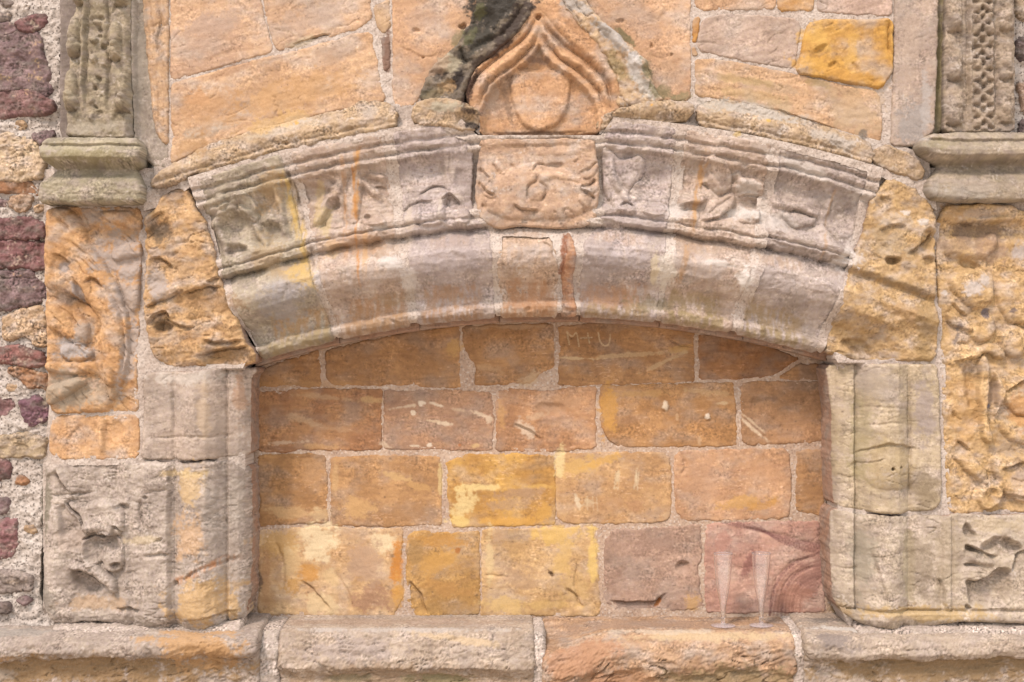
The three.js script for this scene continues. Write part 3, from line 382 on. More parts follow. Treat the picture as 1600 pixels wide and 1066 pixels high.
// ------------------------------------------------------------------ arch
const RUB0 = ['#b8937a', '#aa846a', '#c09c84'];
const GV = ['#bfa896', '#ccb8a8', '#ae957c'], GV2 = ['#b8aaa6', '#c6b9b4', '#b09a8c'];
{
  const T = thing('carved_arch', 'flattened arch of carved grey sandstone voussoirs with roll mouldings over the recess', 'arch');
  let vi = 0;
  const V = (pts, pal, o = {}) => { const dr = 5 * noise(7.3 * ++vi, 1.7), tw = 0.012 * noise(3.1 * vi, 9.2), mx = pts[0]; return stone(T, o.n || 'voussoir', pts, o.base || ((x, y) => archZ(x, y, (dr + tw * (x - mx)) * ss(30, 80, archR(x, y))) + 5 * noise(5.7 * dr, 3.3)), pal, 'carved', { skirt: -8, rows: 8, fs: 1.08, grow: 0.4, lf: [2.6, 45], sc: RUB0, ...o, c: { ps: 40, bs: 0.45, sp: 0.14, li: 0.24, lc: '#ddd2c8', gp: 0.75, pit: 0.25, fl: 0.75, ...(o.c || {}) } }); };
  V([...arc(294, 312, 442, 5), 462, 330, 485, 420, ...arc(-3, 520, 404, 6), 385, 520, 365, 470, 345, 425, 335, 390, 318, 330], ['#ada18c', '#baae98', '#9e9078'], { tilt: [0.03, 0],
    label: 'yellow streaked voussoir with leaf hollows',
    f: [['r', 10, 9, [318, 326, 334, 331, 348, 327, 362, 322, 372, 312, 373, 296]], ['r', 9, 7, [344, 302, 346, 316, 352, 328]], ['l', 10, 8, [370, 306, 384, 300, 396, 310, 401, 328, 404, 344, 396, 347, 385, 334, 372, 330]], ['r', 10, 8, [330, 360, 338, 344, 350, 334, 370, 328, 388, 334, 398, 350]], ['r', 9, 8, [396, 342, 401, 360, 412, 376, 424, 388]], ['r', 9, 7, [344, 380, 358, 376, 376, 378, 394, 388, 410, 394]], ['r', 9, 8, [402, 336, 412, 346, 426, 339, 440, 344, 448, 362, 446, 378]], ['r', 8, 8, [328, 342, 342, 362, 352, 384, 350, 404]], ['r', 7, 7, [432, 284, 434, 310, 440, 330, 446, 346]], ['r', 6, 6, [396, 296, 398, 312, 404, 336]], ['b', -5, 364, 352, 30, 20, -15], ['b', -5, 412, 310, 20, 24, 15], ['b', -5, 428, 362, 14, 16, 0], ['b', -5, 370, 392, 22, 10, -6], ['g', 2, 2, [344, 398, 372, 430]]] });
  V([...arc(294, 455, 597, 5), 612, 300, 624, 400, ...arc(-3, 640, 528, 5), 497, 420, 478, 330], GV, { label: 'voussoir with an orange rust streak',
    f: [['r', 11, 9, [482, 360, 496, 344, 508, 322, 520, 304, 533, 308, 540, 328]], ['b', -9, 521, 317, 12, 9, -20], ['r', 8, 9, [522, 306, 530, 284, 538, 262]], ['l', 7, 10, [540, 350, 540, 300, 548, 268, 562, 262, 566, 290, 560, 320, 556, 350]], ['r', 9, 8, [558, 276, 578, 294, 600, 312]], ['l', 8, 8, [562, 350, 566, 330, 578, 326, 592, 332, 606, 350, 600, 354]], ['r', 7, 7, [570, 270, 590, 276, 606, 280]], ['s', 4, 6, [584, 293, 592, 290, 604, 290]], ['b', -5, 484, 300, 22, 20, -20], ['r', 6, 7, [474, 290, 490, 284, 510, 286, 522, 300]], ['r', 5, 6, [504, 262, 504, 284]], ['b', -5, 574, 340, 8, 6, 20], ['l', 5, 8, [506, 356, 512, 338, 530, 334, 538, 345, 534, 358]]] });
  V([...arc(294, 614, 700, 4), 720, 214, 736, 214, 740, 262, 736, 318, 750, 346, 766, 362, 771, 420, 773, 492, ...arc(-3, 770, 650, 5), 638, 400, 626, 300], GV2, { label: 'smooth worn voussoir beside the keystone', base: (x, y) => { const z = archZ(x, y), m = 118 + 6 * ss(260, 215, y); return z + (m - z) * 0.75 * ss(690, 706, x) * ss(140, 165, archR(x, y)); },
    f: [['l', 9, 10, [650, 352, 652, 312, 662, 298, 684, 289, 700, 300, 696, 330, 692, 352]], ['s', 5, 14, [652, 306, 668, 292, 684, 288, 702, 298]], ['l', 7, 10, [618, 352, 622, 338, 640, 320, 656, 314, 660, 340, 652, 354]], ['s', 5, 12, [620, 338, 640, 319, 656, 313, 680, 312]], ['l', 7, 8, [706, 350, 722, 324, 734, 330, 738, 352]], ['s', 8, 8, [688, 314, 703, 299, 724, 324]], ['b', -6, 705, 318, 14, 12, 25], ['g', 3, 2, [702, 235, 702, 292]], ['r', 3, 10, [700, 230, 698, 270]], ['g', 3, 2, [674, 262, 673, 268]], ['b', -4, 668, 266, 30, 20, 0], ['g', 2, 3, [612, 260, 628, 258]], ['b', -3, 720, 280, 12, 20, 0]] });
  V([752, 217, 840, 218, 928, 217, 934, 260, 937, 300, 930, 344, 915, 355, 880, 358, 845, 356, 810, 353, 790, 358, 765, 355, 747, 338, 742, 300, 748, 250], ['#c6a486', '#cfae90', '#b8967a'], { n: 'keystone', base: (x, y) => 124 + 4 * ss(235, 225, y), skirt: 60, rows: 1, sc: undefined, label: 'keystone carved with a leafy eye motif', lf: [1.4, 50],
    f: [['r', 2, 7, [820, 236, 880, 238, 932, 232]], ['g', 2, 2.5, [770, 229, 830, 230, 930, 226]], ['l', 4, 5, [752, 262, 760, 256, 774, 276, 768, 288, 756, 279]], ['l', 4, 5, [749, 286, 757, 284, 778, 304, 768, 312, 753, 302]], ['l', 4, 5, [770, 254, 784, 252, 792, 270, 782, 276]], ['l', 4, 5, [904, 276, 920, 262, 934, 254, 934, 268, 918, 282]], ['l', 4, 5, [904, 294, 920, 288, 934, 284, 934, 298, 918, 304]], ['l', 4, 5, [902, 304, 922, 308, 932, 318, 924, 326, 906, 320]], ['l', 8, 22, [752, 318, 762, 290, 790, 268, 830, 256, 870, 262, 905, 275, 925, 295, 922, 320, 900, 338, 850, 344, 800, 342, 770, 336]],
      ['g', 5, 2, [838, 270, 840, 280, 834, 288, 826, 296, 823, 308, 826, 318]], ['g', 4, 2.4, [838, 286, 848, 288, 854, 296, 852, 308, 842, 318]], ['b', 4, 838, 302, 13, 15, 20],
      ['s', 7, 7, [749, 284, 756, 294, 766, 302, 776, 304]], ['s', 6, 6, [752, 260, 756, 272, 766, 282]], ['g', 3, 2.5, [770, 255, 780, 272]], ['g', 3, 3, [795, 258, 806, 264, 802, 274]], ['g', 4, 3, [752, 320, 762, 323]], ['s', 6, 7, [800, 318, 815, 330, 832, 329, 846, 330]], ['s', 5, 5, [905, 272, 918, 264, 932, 252]], ['s', 6, 6, [906, 291, 918, 288, 930, 280]], ['g', 3, 2.5, [896, 256, 906, 249]], ['s', 4, 5, [906, 296, 922, 302, 930, 312]], ['g', 3, 3, [920, 314, 930, 316]], ['g', 3, 2, [880, 338, 884, 324, 896, 336]], ['g', 3, 2.5, [908, 326, 914, 332]], ['g', 2.5, 2.5, [862, 334, 868, 332]], ['b', -6, 862, 262, 22, 9, -4], ['r', 3, 6, [842, 280, 866, 276, 890, 280]], ['g', 2, 2, [884, 284, 906, 290]], ['s', 4, 6, [830, 270, 836, 258, 850, 254]]] });
  V([779, 365, 795, 361, 840, 366, 866, 364, 870, 400, 874, 430, 872, 491, 866, 500, ...arc(-3, 868, 782, 3), 776, 430], ['#c6aa90', '#d0b59c', '#b4987e'], { n: 'voussoir', label: 'short voussoir under the keystone', c: { ps: 40 }, f: [['g', 2, 2, [794, 366, 796, 400]], ['s', 3, 8, [846, 372, 862, 384, 872, 410]]] });
  V([879, 372, 888, 362, 897, 380, 900, 405, 896, 430, 898, 460, 903, 488, ...arc(-3, 900, 878, 2), 880, 455, 876, 432, 884, 395], ['#bd8a64', '#c99a74', '#a06a48'], { n: 'packing_stone', label: 'thin reddish stone sliver wedged between voussoirs', skirt: 60, rows: 1, cut: 3, sc: undefined, base: (x, y) => archZ(x, y) + 2 });
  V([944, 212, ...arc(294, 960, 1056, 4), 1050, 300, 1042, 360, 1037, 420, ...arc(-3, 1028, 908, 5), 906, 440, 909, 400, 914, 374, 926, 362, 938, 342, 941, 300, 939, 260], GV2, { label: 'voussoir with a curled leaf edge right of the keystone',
    f: [['l', 11, 12, [941, 225, 956, 242, 976, 252, 992, 246, 1002, 240, 1011, 258, 1004, 279, 990, 289, 983, 300, 985, 314, 998, 334, 976, 336, 955, 322, 944, 295, 940, 255]], ['s', 6, 16, [1011, 256, 1004, 279, 990, 289, 983, 301, 985, 314, 998, 334]], ['b', -5, 1020, 290, 26, 34, 10], ['r', 5, 7, [950, 240, 958, 280, 978, 308, 992, 330]], ['g', 3, 2.5, [960, 256, 970, 282, 984, 300]], ['s', 6, 6, [966, 322, 979, 313, 992, 323]], ['l', 5, 6, [1000, 318, 1020, 316, 1040, 321, 1040, 338, 1006, 338]], ['g', 3, 2, [995, 312, 1015, 315, 1040, 320]], ['g', 2, 2, [962, 338, 970, 336, 972, 352]], ['g', 2, 2, [1008, 339, 1040, 343]], ['b', -5, 983, 240, 12, 8, -30], ['g', 2, 3, [936, 236, 960, 234, 980, 228]]] });
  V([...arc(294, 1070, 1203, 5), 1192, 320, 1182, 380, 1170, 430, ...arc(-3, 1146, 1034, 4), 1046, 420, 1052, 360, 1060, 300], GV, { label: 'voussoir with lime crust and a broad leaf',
    f: [['l', 9, 9, [1098, 252, 1110, 243, 1126, 250, 1142, 266, 1148, 284, 1138, 300, 1124, 302, 1110, 292, 1112, 276, 1104, 266]], ['s', 6, 9, [1100, 246, 1108, 262, 1118, 272]], ['s', 6, 9, [1096, 284, 1106, 286, 1114, 296]], ['l', 9, 9, [1094, 347, 1100, 330, 1114, 311, 1132, 304, 1147, 300, 1151, 316, 1138, 331, 1118, 341]], ['g', 3, 2, [1102, 340, 1118, 324, 1134, 314, 1148, 306]], ['s', 5, 12, [1098, 346, 1118, 340, 1138, 330, 1152, 315]], ['r', 9, 9, [1140, 300, 1154, 290, 1172, 284, 1190, 290, 1202, 304]], ['r', 7, 8, [1150, 268, 1158, 280, 1170, 286]], ['b', -6, 1170, 268, 22, 12, 20], ['b', -7, 1175, 316, 24, 11, 8], ['s', 6, 12, [1152, 308, 1170, 300, 1198, 309]], ['l', 6, 8, [1150, 334, 1172, 326, 1194, 330, 1192, 346, 1160, 350]], ['r', 8, 9, [1056, 320, 1078, 315, 1094, 312, 1108, 304]], ['s', 5, 10, [1058, 322, 1078, 317, 1092, 319, 1106, 309]], ['l', 6, 8, [1060, 346, 1066, 332, 1088, 326, 1096, 336, 1090, 348]], ['b', -4, 1076, 276, 16, 26, 0], ['r', 5, 8, [1128, 300, 1120, 280, 1108, 262]]] });
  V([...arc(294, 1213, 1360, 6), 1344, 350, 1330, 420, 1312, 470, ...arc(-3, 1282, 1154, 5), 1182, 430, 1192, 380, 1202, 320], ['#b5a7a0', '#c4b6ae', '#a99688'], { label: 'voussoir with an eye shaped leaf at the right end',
    f: [['l', 8, 9, [1224, 330, 1242, 326, 1262, 331, 1282, 343, 1264, 353, 1244, 355, 1230, 346]], ['l', 8, 10, [1200, 330, 1220, 348, 1244, 362, 1266, 358, 1284, 347, 1298, 362, 1314, 380, 1328, 393, 1320, 406, 1280, 398, 1240, 388, 1200, 374]], ['r', 8, 7, [1200, 314, 1226, 319, 1258, 322, 1276, 332, 1288, 343]], ['r', 6, 6, [1300, 304, 1295, 326, 1288, 344]], ['s', 6, 8, [1226, 328, 1242, 325, 1260, 330, 1281, 341]], ['s', 5, 8, [1242, 362, 1264, 358, 1284, 347]], ['b', -4, 1250, 292, 44, 18, 20], ['b', -5, 1322, 340, 24, 28, 10], ['s', 4, 14, [1326, 392, 1312, 378, 1298, 361, 1287, 346]], ['r', 4, 9, [1206, 300, 1216, 314, 1226, 340]]] });
  for (const [a, b] of [[398, 530], [531, 655], [656, 780], [781, 905], [906, 1030], [1031, 1160], [1161, 1292]]) stone(T, 'soffit_rib', [...arc(8, a, b, 5), ...arc(-11, b, a, 5)], 46, RUB0, 'ashlar', { zr: 46, skirt: -8, cut: 1, grow: 0.5, e: [3, 3], jag: 0.8 });
  mortar(T, [...arc(300, 296, 722, 10), 746, 213, 938, 213, ...arc(300, 958, 1376, 10), 1350, 400, 1290, 552, ...arc(0, 1288, 404, 20), 360, 480, 320, 360], (x, y) => { const r = archR(x, y); return archZ(x, y) - 1.2 - 4 * ss(8, 0, r); }, MF, { amp: 1.6 });
}
// ------------------------------------------------------------------ springers and jambs
const RUB = ['#b8937a', '#aa846a', '#c09c84'];
{
  const T = thing('left_jamb_pier', 'left side pier of the recess with rough orange springer and moulded grey jamb stones', 'pier');
  stone(T, 'springer_stone', [258, 300, 276, 293, 293, 294, 304, 319, 324, 356, 335, 393, 344, 438, 364, 477, 380, 528, 403, 560, 378, 574, 333, 577, 300, 571, 276, 574, 251, 570, 237, 550, 234, 525, 228, 505, 226, 460, 231, 398, 227, 342, 238, 330, 250, 322], (x, y) => 122 - 12 * ss(540, 575, y), ['#c79f6a', '#d1aa76', '#b98d5a'], 'rough', { skirt: -8, fs: 1.2, pitk: 0.6, rows: 6, sc: RUB, ba: -18, c: { ps: 40, bs: 0.5, bt: 12, sp: 0.2, pit: 0.8 }, label: 'rough orange springer stone with broken ledges',
    f: [['b', -9, 250, 365, 26, 20, -20], ['s', 6, 10, [226, 352, 244, 336, 262, 330]], ['b', -5, 276, 398, 9, 5, -15], ['b', -4, 316, 392, 5, 5], ['s', 8, 16, [233, 402, 252, 404, 276, 420]], ['r', 5, 10, [228, 468, 260, 458, 290, 446]], ['s', 6, 10, [226, 480, 250, 472, 270, 464, 290, 450]], ['s', 9, 22, [282, 462, 305, 452, 330, 446, 350, 447]], ['s', 10, 14, [230, 510, 244, 492, 262, 486, 270, 500]], ['b', -9, 256, 512, 18, 10, -10], ['s', 6, 12, [255, 492, 280, 508, 306, 510]], ['r', 5, 14, [330, 500, 350, 502, 372, 520]], ['s', 8, 12, [318, 528, 332, 534, 360, 534, 384, 530]], ['s', 9, 14, [305, 556, 330, 548, 350, 544, 396, 540]], ['s', 6, 9, [325, 440, 340, 434, 345, 436]], ['r', 4, 12, [262, 310, 290, 312]]] });
  stone(T, 'jamb_stone', [224, 590, 236, 583, 300, 582, 340, 577, 396, 576, 384, 590, 383, 650, 384, 713, 300, 717, 221, 717, 226, 650], zl, ['#b8a798', '#c5b3a3', '#aa9584'], 'carved', { skirt: -8, rows: 10, sc: RUB, bed: [0.8, 0, 12], lf: [1.5, 40], c: { bs: 0.4, li: 0.15, pit: 0.2 }, f: [['g', 2, 2, [225, 684, 300, 682, 378, 680]], ['g', 2, 3, [270, 610, 275, 680]], ['r', 2, 14, [300, 600, 300, 680]]], label: 'pale grey moulded jamb stone under the orange springer' });
  stone(T, 'jamb_stone', [62, 742, 74, 724, 150, 722, 222, 724, 300, 722, 384, 717, 383, 800, 384, 880, 380, 960, 366, 978, 300, 990, 200, 990, 150, 990, 85, 980, 70, 965, 54, 940, 56, 880, 62, 800], (x, y) => { const a = jambProfile(383 - x); const b = table([50, 66, 58, 88, 68, 106, 82, 113, 98, 110, 120, 106, 180, 108, 192, 116, 197, 119, 204, 116, 210, 119, 222, 121, 228, 125, 262, 125, 269, 114, 276, 117])(x + 1.5 * noise(x / 20, y / 30)); return (x > 272 ? a : b) - 18 * ss(958, 992, y); }, ['#b4a69a', '#c2b5a8', '#a39486'], 'carved', { skirt: -8, rows: 10, sc: RUB, fs: 1.7, bed: [1.4, 0, 11], lf: [4, 40], mid: 2.4, rip: 0.8, mic: 0.6, e: [12, 14], cut: 22, jag: 3, c: { bs: 0.5, bt: 8, li: 0.3, sp: 0.18, pit: 0.6 }, label: 'big weathered grey jamb block with carved leaf hollows',
    f: [['s', 9, 14, [127, 826, 126, 818, 118, 806, 108, 796, 98, 788]], ['p', -5, 8, [88, 790, 100, 788, 124, 810, 126, 826, 110, 840, 88, 846]], ['s', 6, 10, [86, 735, 92, 752, 108, 772]], ['l', 9, 8, [100, 786, 128, 790, 160, 780, 192, 790, 197, 828, 176, 840, 150, 830, 130, 834, 124, 812]], ['l', 7, 6, [124, 852, 134, 837, 156, 832, 184, 838, 195, 852, 191, 892, 168, 894, 160, 872, 148, 886, 130, 882]], ['l', 9, 7, [103, 890, 130, 889, 150, 901, 168, 922, 184, 928, 178, 902, 150, 882, 120, 880]], ['s', 9, 12, [124, 846, 136, 836, 150, 834, 184, 840]], ['b', -8, 146, 862, 20, 26, 0], ['b', -7, 174, 850, 20, 14, 0], ['s', 5, 8, [176, 822, 188, 824, 194, 832]], ['s', 9, 14, [107, 890, 130, 894, 148, 906, 165, 920]], ['p', -6, 10, [107, 892, 130, 896, 165, 922, 150, 936, 112, 930]], ['b', -6, 190, 793, 14, 8, 0], ['s', 5, 6, [172, 884, 182, 880, 190, 878]], ['g', 3, 2, [70, 774, 90, 775, 150, 771]], ['g', 4, 3, [222, 870, 240, 866, 266, 868]], ['g', 2, 2, [222, 772, 266, 764]], ['s', 4, 6, [176, 952, 200, 948, 222, 952]], ['s', 5, 9, [92, 976, 130, 974, 180, 978]], ['g', 3, 2.5, [272, 912, 310, 892, 350, 878, 380, 870]], ['b', -4, 275, 912, 5, 4], ['b', -3, 250, 842, 8, 4, -20], ['b', -3, 229, 778, 5, 4], ['g', 3, 3, [220, 780, 222, 830]], ['s', 3, 7, [285, 970, 330, 962, 376, 952]]] });
  stone(T, 'panel_stone', [76, 330, 86, 324, 150, 323, 214, 324, 220, 336, 220, 400, 218, 460, 216, 520, 212, 580, 216, 644, 150, 645, 84, 645, 76, 630, 75, 560, 74, 480, 73, 400], (x, y) => 110 + 8 * ss(120, 80, x), ['#cb9a62', '#d5a872', '#bd8a52'], 'carved', { skirt: 20, fs: 1.25, pitk: 0.55, bed: [1.8, 0, 9], ba: 35, lf: [5, 40], mid: 2.0, rip: 0.8, mic: 0.7, c: { ps: 50, bs: 0.5, sp: 0.18, pit: 0.5 }, label: 'orange panel stone carved with a twisting leaf scroll',
    f: [['l', 13, 18, [70, 326, 112, 326, 124, 345, 136, 364, 142, 388, 160, 408, 174, 430, 187, 456, 195, 484, 201, 512, 202, 542, 196, 578, 184, 612, 174, 634, 166, 610, 160, 585, 150, 560, 148, 530, 160, 505, 150, 488, 136, 470, 118, 462, 96, 456, 70, 448]], ['l', 9, 12, [70, 464, 96, 472, 118, 486, 134, 500, 140, 520, 134, 540, 112, 536, 96, 520, 70, 505]], ['l', 8, 8, [92, 545, 112, 534, 136, 540, 150, 552, 140, 562, 118, 566, 98, 560]], ['l', 9, 8, [70, 566, 110, 566, 140, 566, 160, 562, 176, 580, 184, 600, 172, 606, 158, 588, 140, 580, 120, 588, 100, 584, 70, 580]], ['l', 9, 9, [70, 604, 104, 596, 130, 590, 138, 600, 112, 612, 92, 626, 70, 636]], ['l', 7, 8, [118, 642, 136, 624, 160, 614, 174, 628, 168, 644]], ['l', 7, 8, [150, 328, 200, 330, 222, 346, 222, 360, 190, 353, 166, 343]], ['l', 7, 8, [182, 384, 222, 376, 222, 400, 196, 402, 180, 408, 172, 396]], ['l', 6, 12, [178, 420, 222, 412, 216, 470, 206, 494, 196, 470]], ['b', -5, 142, 360, 14, 9, 0], ['g', 4, 2.2, [92, 335, 102, 350, 114, 364]], ['g', 3, 2, [114, 378, 126, 390, 142, 400]], ['g', 5, 2.5, [174, 458, 188, 482, 193, 512, 195, 550, 188, 592]], ['s', 6, 8, [132, 441, 142, 431, 156, 439, 166, 454]], ['s', 6, 8, [104, 461, 124, 468, 146, 482]], ['s', 4, 8, [90, 398, 102, 402, 114, 412]], ['b', -6, 106, 420, 11, 11, 0], ['b', -7, 126, 457, 7, 22, -28], ['g', 3, 2, [146, 500, 160, 540, 166, 590, 174, 620]], ['g', 3, 2, [80, 470, 104, 486, 126, 512]]] });;
  stone(T, 'panel_stone', [78, 662, 86, 650, 150, 649, 215, 648, 217, 680, 216, 717, 150, 718, 90, 718, 76, 708, 74, 690], 110, ['#d0a06c', '#d8ac7a', '#c4925c'], 'carved', { skirt: 20, cut: 6, label: 'plain orange panel stone with a shallow groove', f: [['r', 5, 6, [155, 650, 156, 680, 158, 712]], ['g', 4, 4, [164, 655, 166, 690, 176, 694]], ['b', -4, 180, 672, 14, 20, 0], ['g', 2, 3, [108, 690, 115, 672, 130, 665]]] });
  mortar(T, [60, 262, 262, 262, 326, 280, 330, 350, 352, 440, 386, 560, 378, 576, 378, 970, 350, 994, 60, 994, 60, 720, 70, 640], (x, y) => Math.min(109, y > 577 ? jambProfile(383 - x) - 1.5 : 999) - 22 * ss(950, 990, y) - 16 * ss(84, 66, x), MF, { skirt: 10 });
}
{
  const T = thing('right_jamb_pier', 'right side pier of the recess with tan springer and ochre carved panel', 'pier');
  stone(T, 'springer_stone', [1380, 285, 1392, 281, 1412, 288, 1435, 302, 1448, 318, 1460, 330, 1459, 400, 1462, 480, 1465, 563, 1400, 565, 1336, 568, 1318, 562, 1290, 545, 1303, 512, 1319, 445, 1336, 395, 1348, 366, 1354, 335, 1363, 308], (x, y) => { const r = archR(x, y); let a = archProfile(Math.min(r, 128 + 0 * x)); if (r > 128) a = 112 + 12 * ss(128, 142, r) + 2 * ss(142, 260, r); const w = ss(1335, 1430, x) * ss(110, 60, r); return a + (116 - a) * w; }, ['#c3a06a', '#ccab78', '#b08c56'], 'rough', { skirt: -8, pitk: 0.6, rows: 8, sc: RUB, e: [7, 9], lf: [3, 40], bed: [1, 0, 10], ba: 20, c: { ps: 36, bs: 0.4, sp: 0.2, pit: 0.7 }, label: 'tan springer stone worn smooth with a stepped moulding',
    f: [['s', 7, 9, [1378, 404, 1392, 400, 1408, 404]], ['b', -6, 1394, 408, 16, 7, 0], ['s', 7, 10, [1414, 396, 1430, 386, 1446, 376, 1456, 360]], ['b', -6, 1448, 408, 14, 10, 0], ['b', -5, 1381, 314, 9, 5, 10], ['s', 5, 12, [1370, 360, 1395, 350, 1415, 352]], ['b', -8, 1448, 375, 14, 22, 20], ['s', 4, 10, [1440, 402, 1450, 400, 1460, 404]], ['r', 4, 12, [1316, 484, 1350, 488, 1390, 504, 1420, 512]], ['b', -6, 1345, 540, 26, 12, 20]] });
  stone(T, 'jamb_stone', [1300, 572, 1338, 570, 1400, 570, 1464, 571, 1468, 640, 1470, 720, 1470, 780, 1462, 796, 1400, 801, 1340, 797, 1312, 793, 1309, 720, 1309, 640], (x, y) => zrr(x, y), ['#bcaa8a', '#c8b698', '#a99676'], 'carved', { skirt: -8, rows: 10, sc: RUB, bed: [1.2, 0, 12], c: { ps: 50, bs: 0.45, bt: 10, sp: 0.14, pit: 0.3 }, label: 'olive buff jamb stone with a drilled hole',
    f: [['b', -6, 1391, 733, 4, 3.4], ['b', -4, 1405, 730, 2.4, 2.4], ['b', 4, 1392, 738, 44, 28, 0], ['s', 3, 8, [1330, 712, 1370, 694, 1395, 691, 1440, 702]], ['s', 2, 6, [1326, 726, 1360, 722, 1384, 712]], ['g', 1.5, 2, [1330, 640, 1380, 634, 1430, 640]], ['g', 1.5, 2, [1340, 668, 1390, 660, 1420, 664]], ['g', 2.5, 2, [1421, 575, 1421, 790]], ['g', 2, 2, [1312, 745, 1335, 750]]] });
  stone(T, 'jamb_stone', [1306, 800, 1340, 803, 1400, 808, 1450, 806, 1480, 808, 1490, 804, 1560, 806, 1640, 804, 1640, 974, 1560, 974, 1500, 970, 1440, 984, 1400, 983, 1360, 978, 1334, 968, 1312, 948, 1308, 900], (x, y) => { const a = x < 1470 ? zrr(x, y) : table([1470, 114, 1472, 120, 1476, 122, 1484, 122, 1487, 117, 1491, 121, 1500, 120, 1504, 121, 1620, 121])(x); const lo = 118 - 30 * ss(1345, 1312, x); return y > 956 ? Math.max(a - 3, lo) + 3 * ss(956, 960, y) - 12 * ss(966, 986, y) : a - 5 * Math.exp(-(((y - 955) / 3) ** 2)); }, ['#bbab96', '#c8b9a4', '#a99882'], 'carved', { skirt: -8, rows: 10, sc: RUB, fs: 1.45, bed: [1.6, 0, 12], lf: [3, 40], mic: 0.35, c: { ps: 46, bs: 0.4, sp: 0.15, pit: 0.3, li: 0.08 }, label: 'grey buff jamb block with deep leaf hollows',
    f: [['p', -9, 8, [1505, 898, 1530, 906, 1550, 896, 1560, 888, 1578, 888, 1582, 910, 1580, 930, 1570, 948, 1540, 952, 1510, 948]], ['s', 7, 12, [1504, 906, 1525, 910, 1545, 902, 1552, 890, 1565, 886, 1580, 892]], ['p', -8, 5, [1503, 814, 1512, 816, 1532, 842, 1503, 843]], ['b', -8, 1545, 850, 20, 13, -30], ['b', -8, 1578, 852, 22, 12, 20], ['s', 6, 9, [1506, 850, 1520, 858, 1540, 864, 1560, 868]], ['p', -8, 5, [1504, 848, 1512, 850, 1530, 858, 1548, 863, 1520, 866, 1504, 863]], ['p', -7, 4, [1504, 876, 1532, 879, 1530, 885, 1504, 887]], ['r', 5, 6, [1506, 868, 1530, 874, 1555, 880]], ['r', 5, 7, [1520, 862, 1535, 850, 1552, 834, 1570, 832, 1600, 858]], ['p', -7, 4, [1504, 944, 1512, 942, 1522, 951, 1506, 955]], ['s', 5, 8, [1578, 895, 1580, 876, 1588, 864, 1605, 858]], ['s', 4, 8, [1465, 900, 1474, 912, 1476, 940, 1476, 955]], ['g', 2, 2, [1310, 890, 1347, 890]], ['s', 3, 8, [1362, 845, 1366, 880, 1378, 920, 1390, 950]], ['g', 2.5, 2, [1490, 974, 1540, 973, 1600, 978]]] });
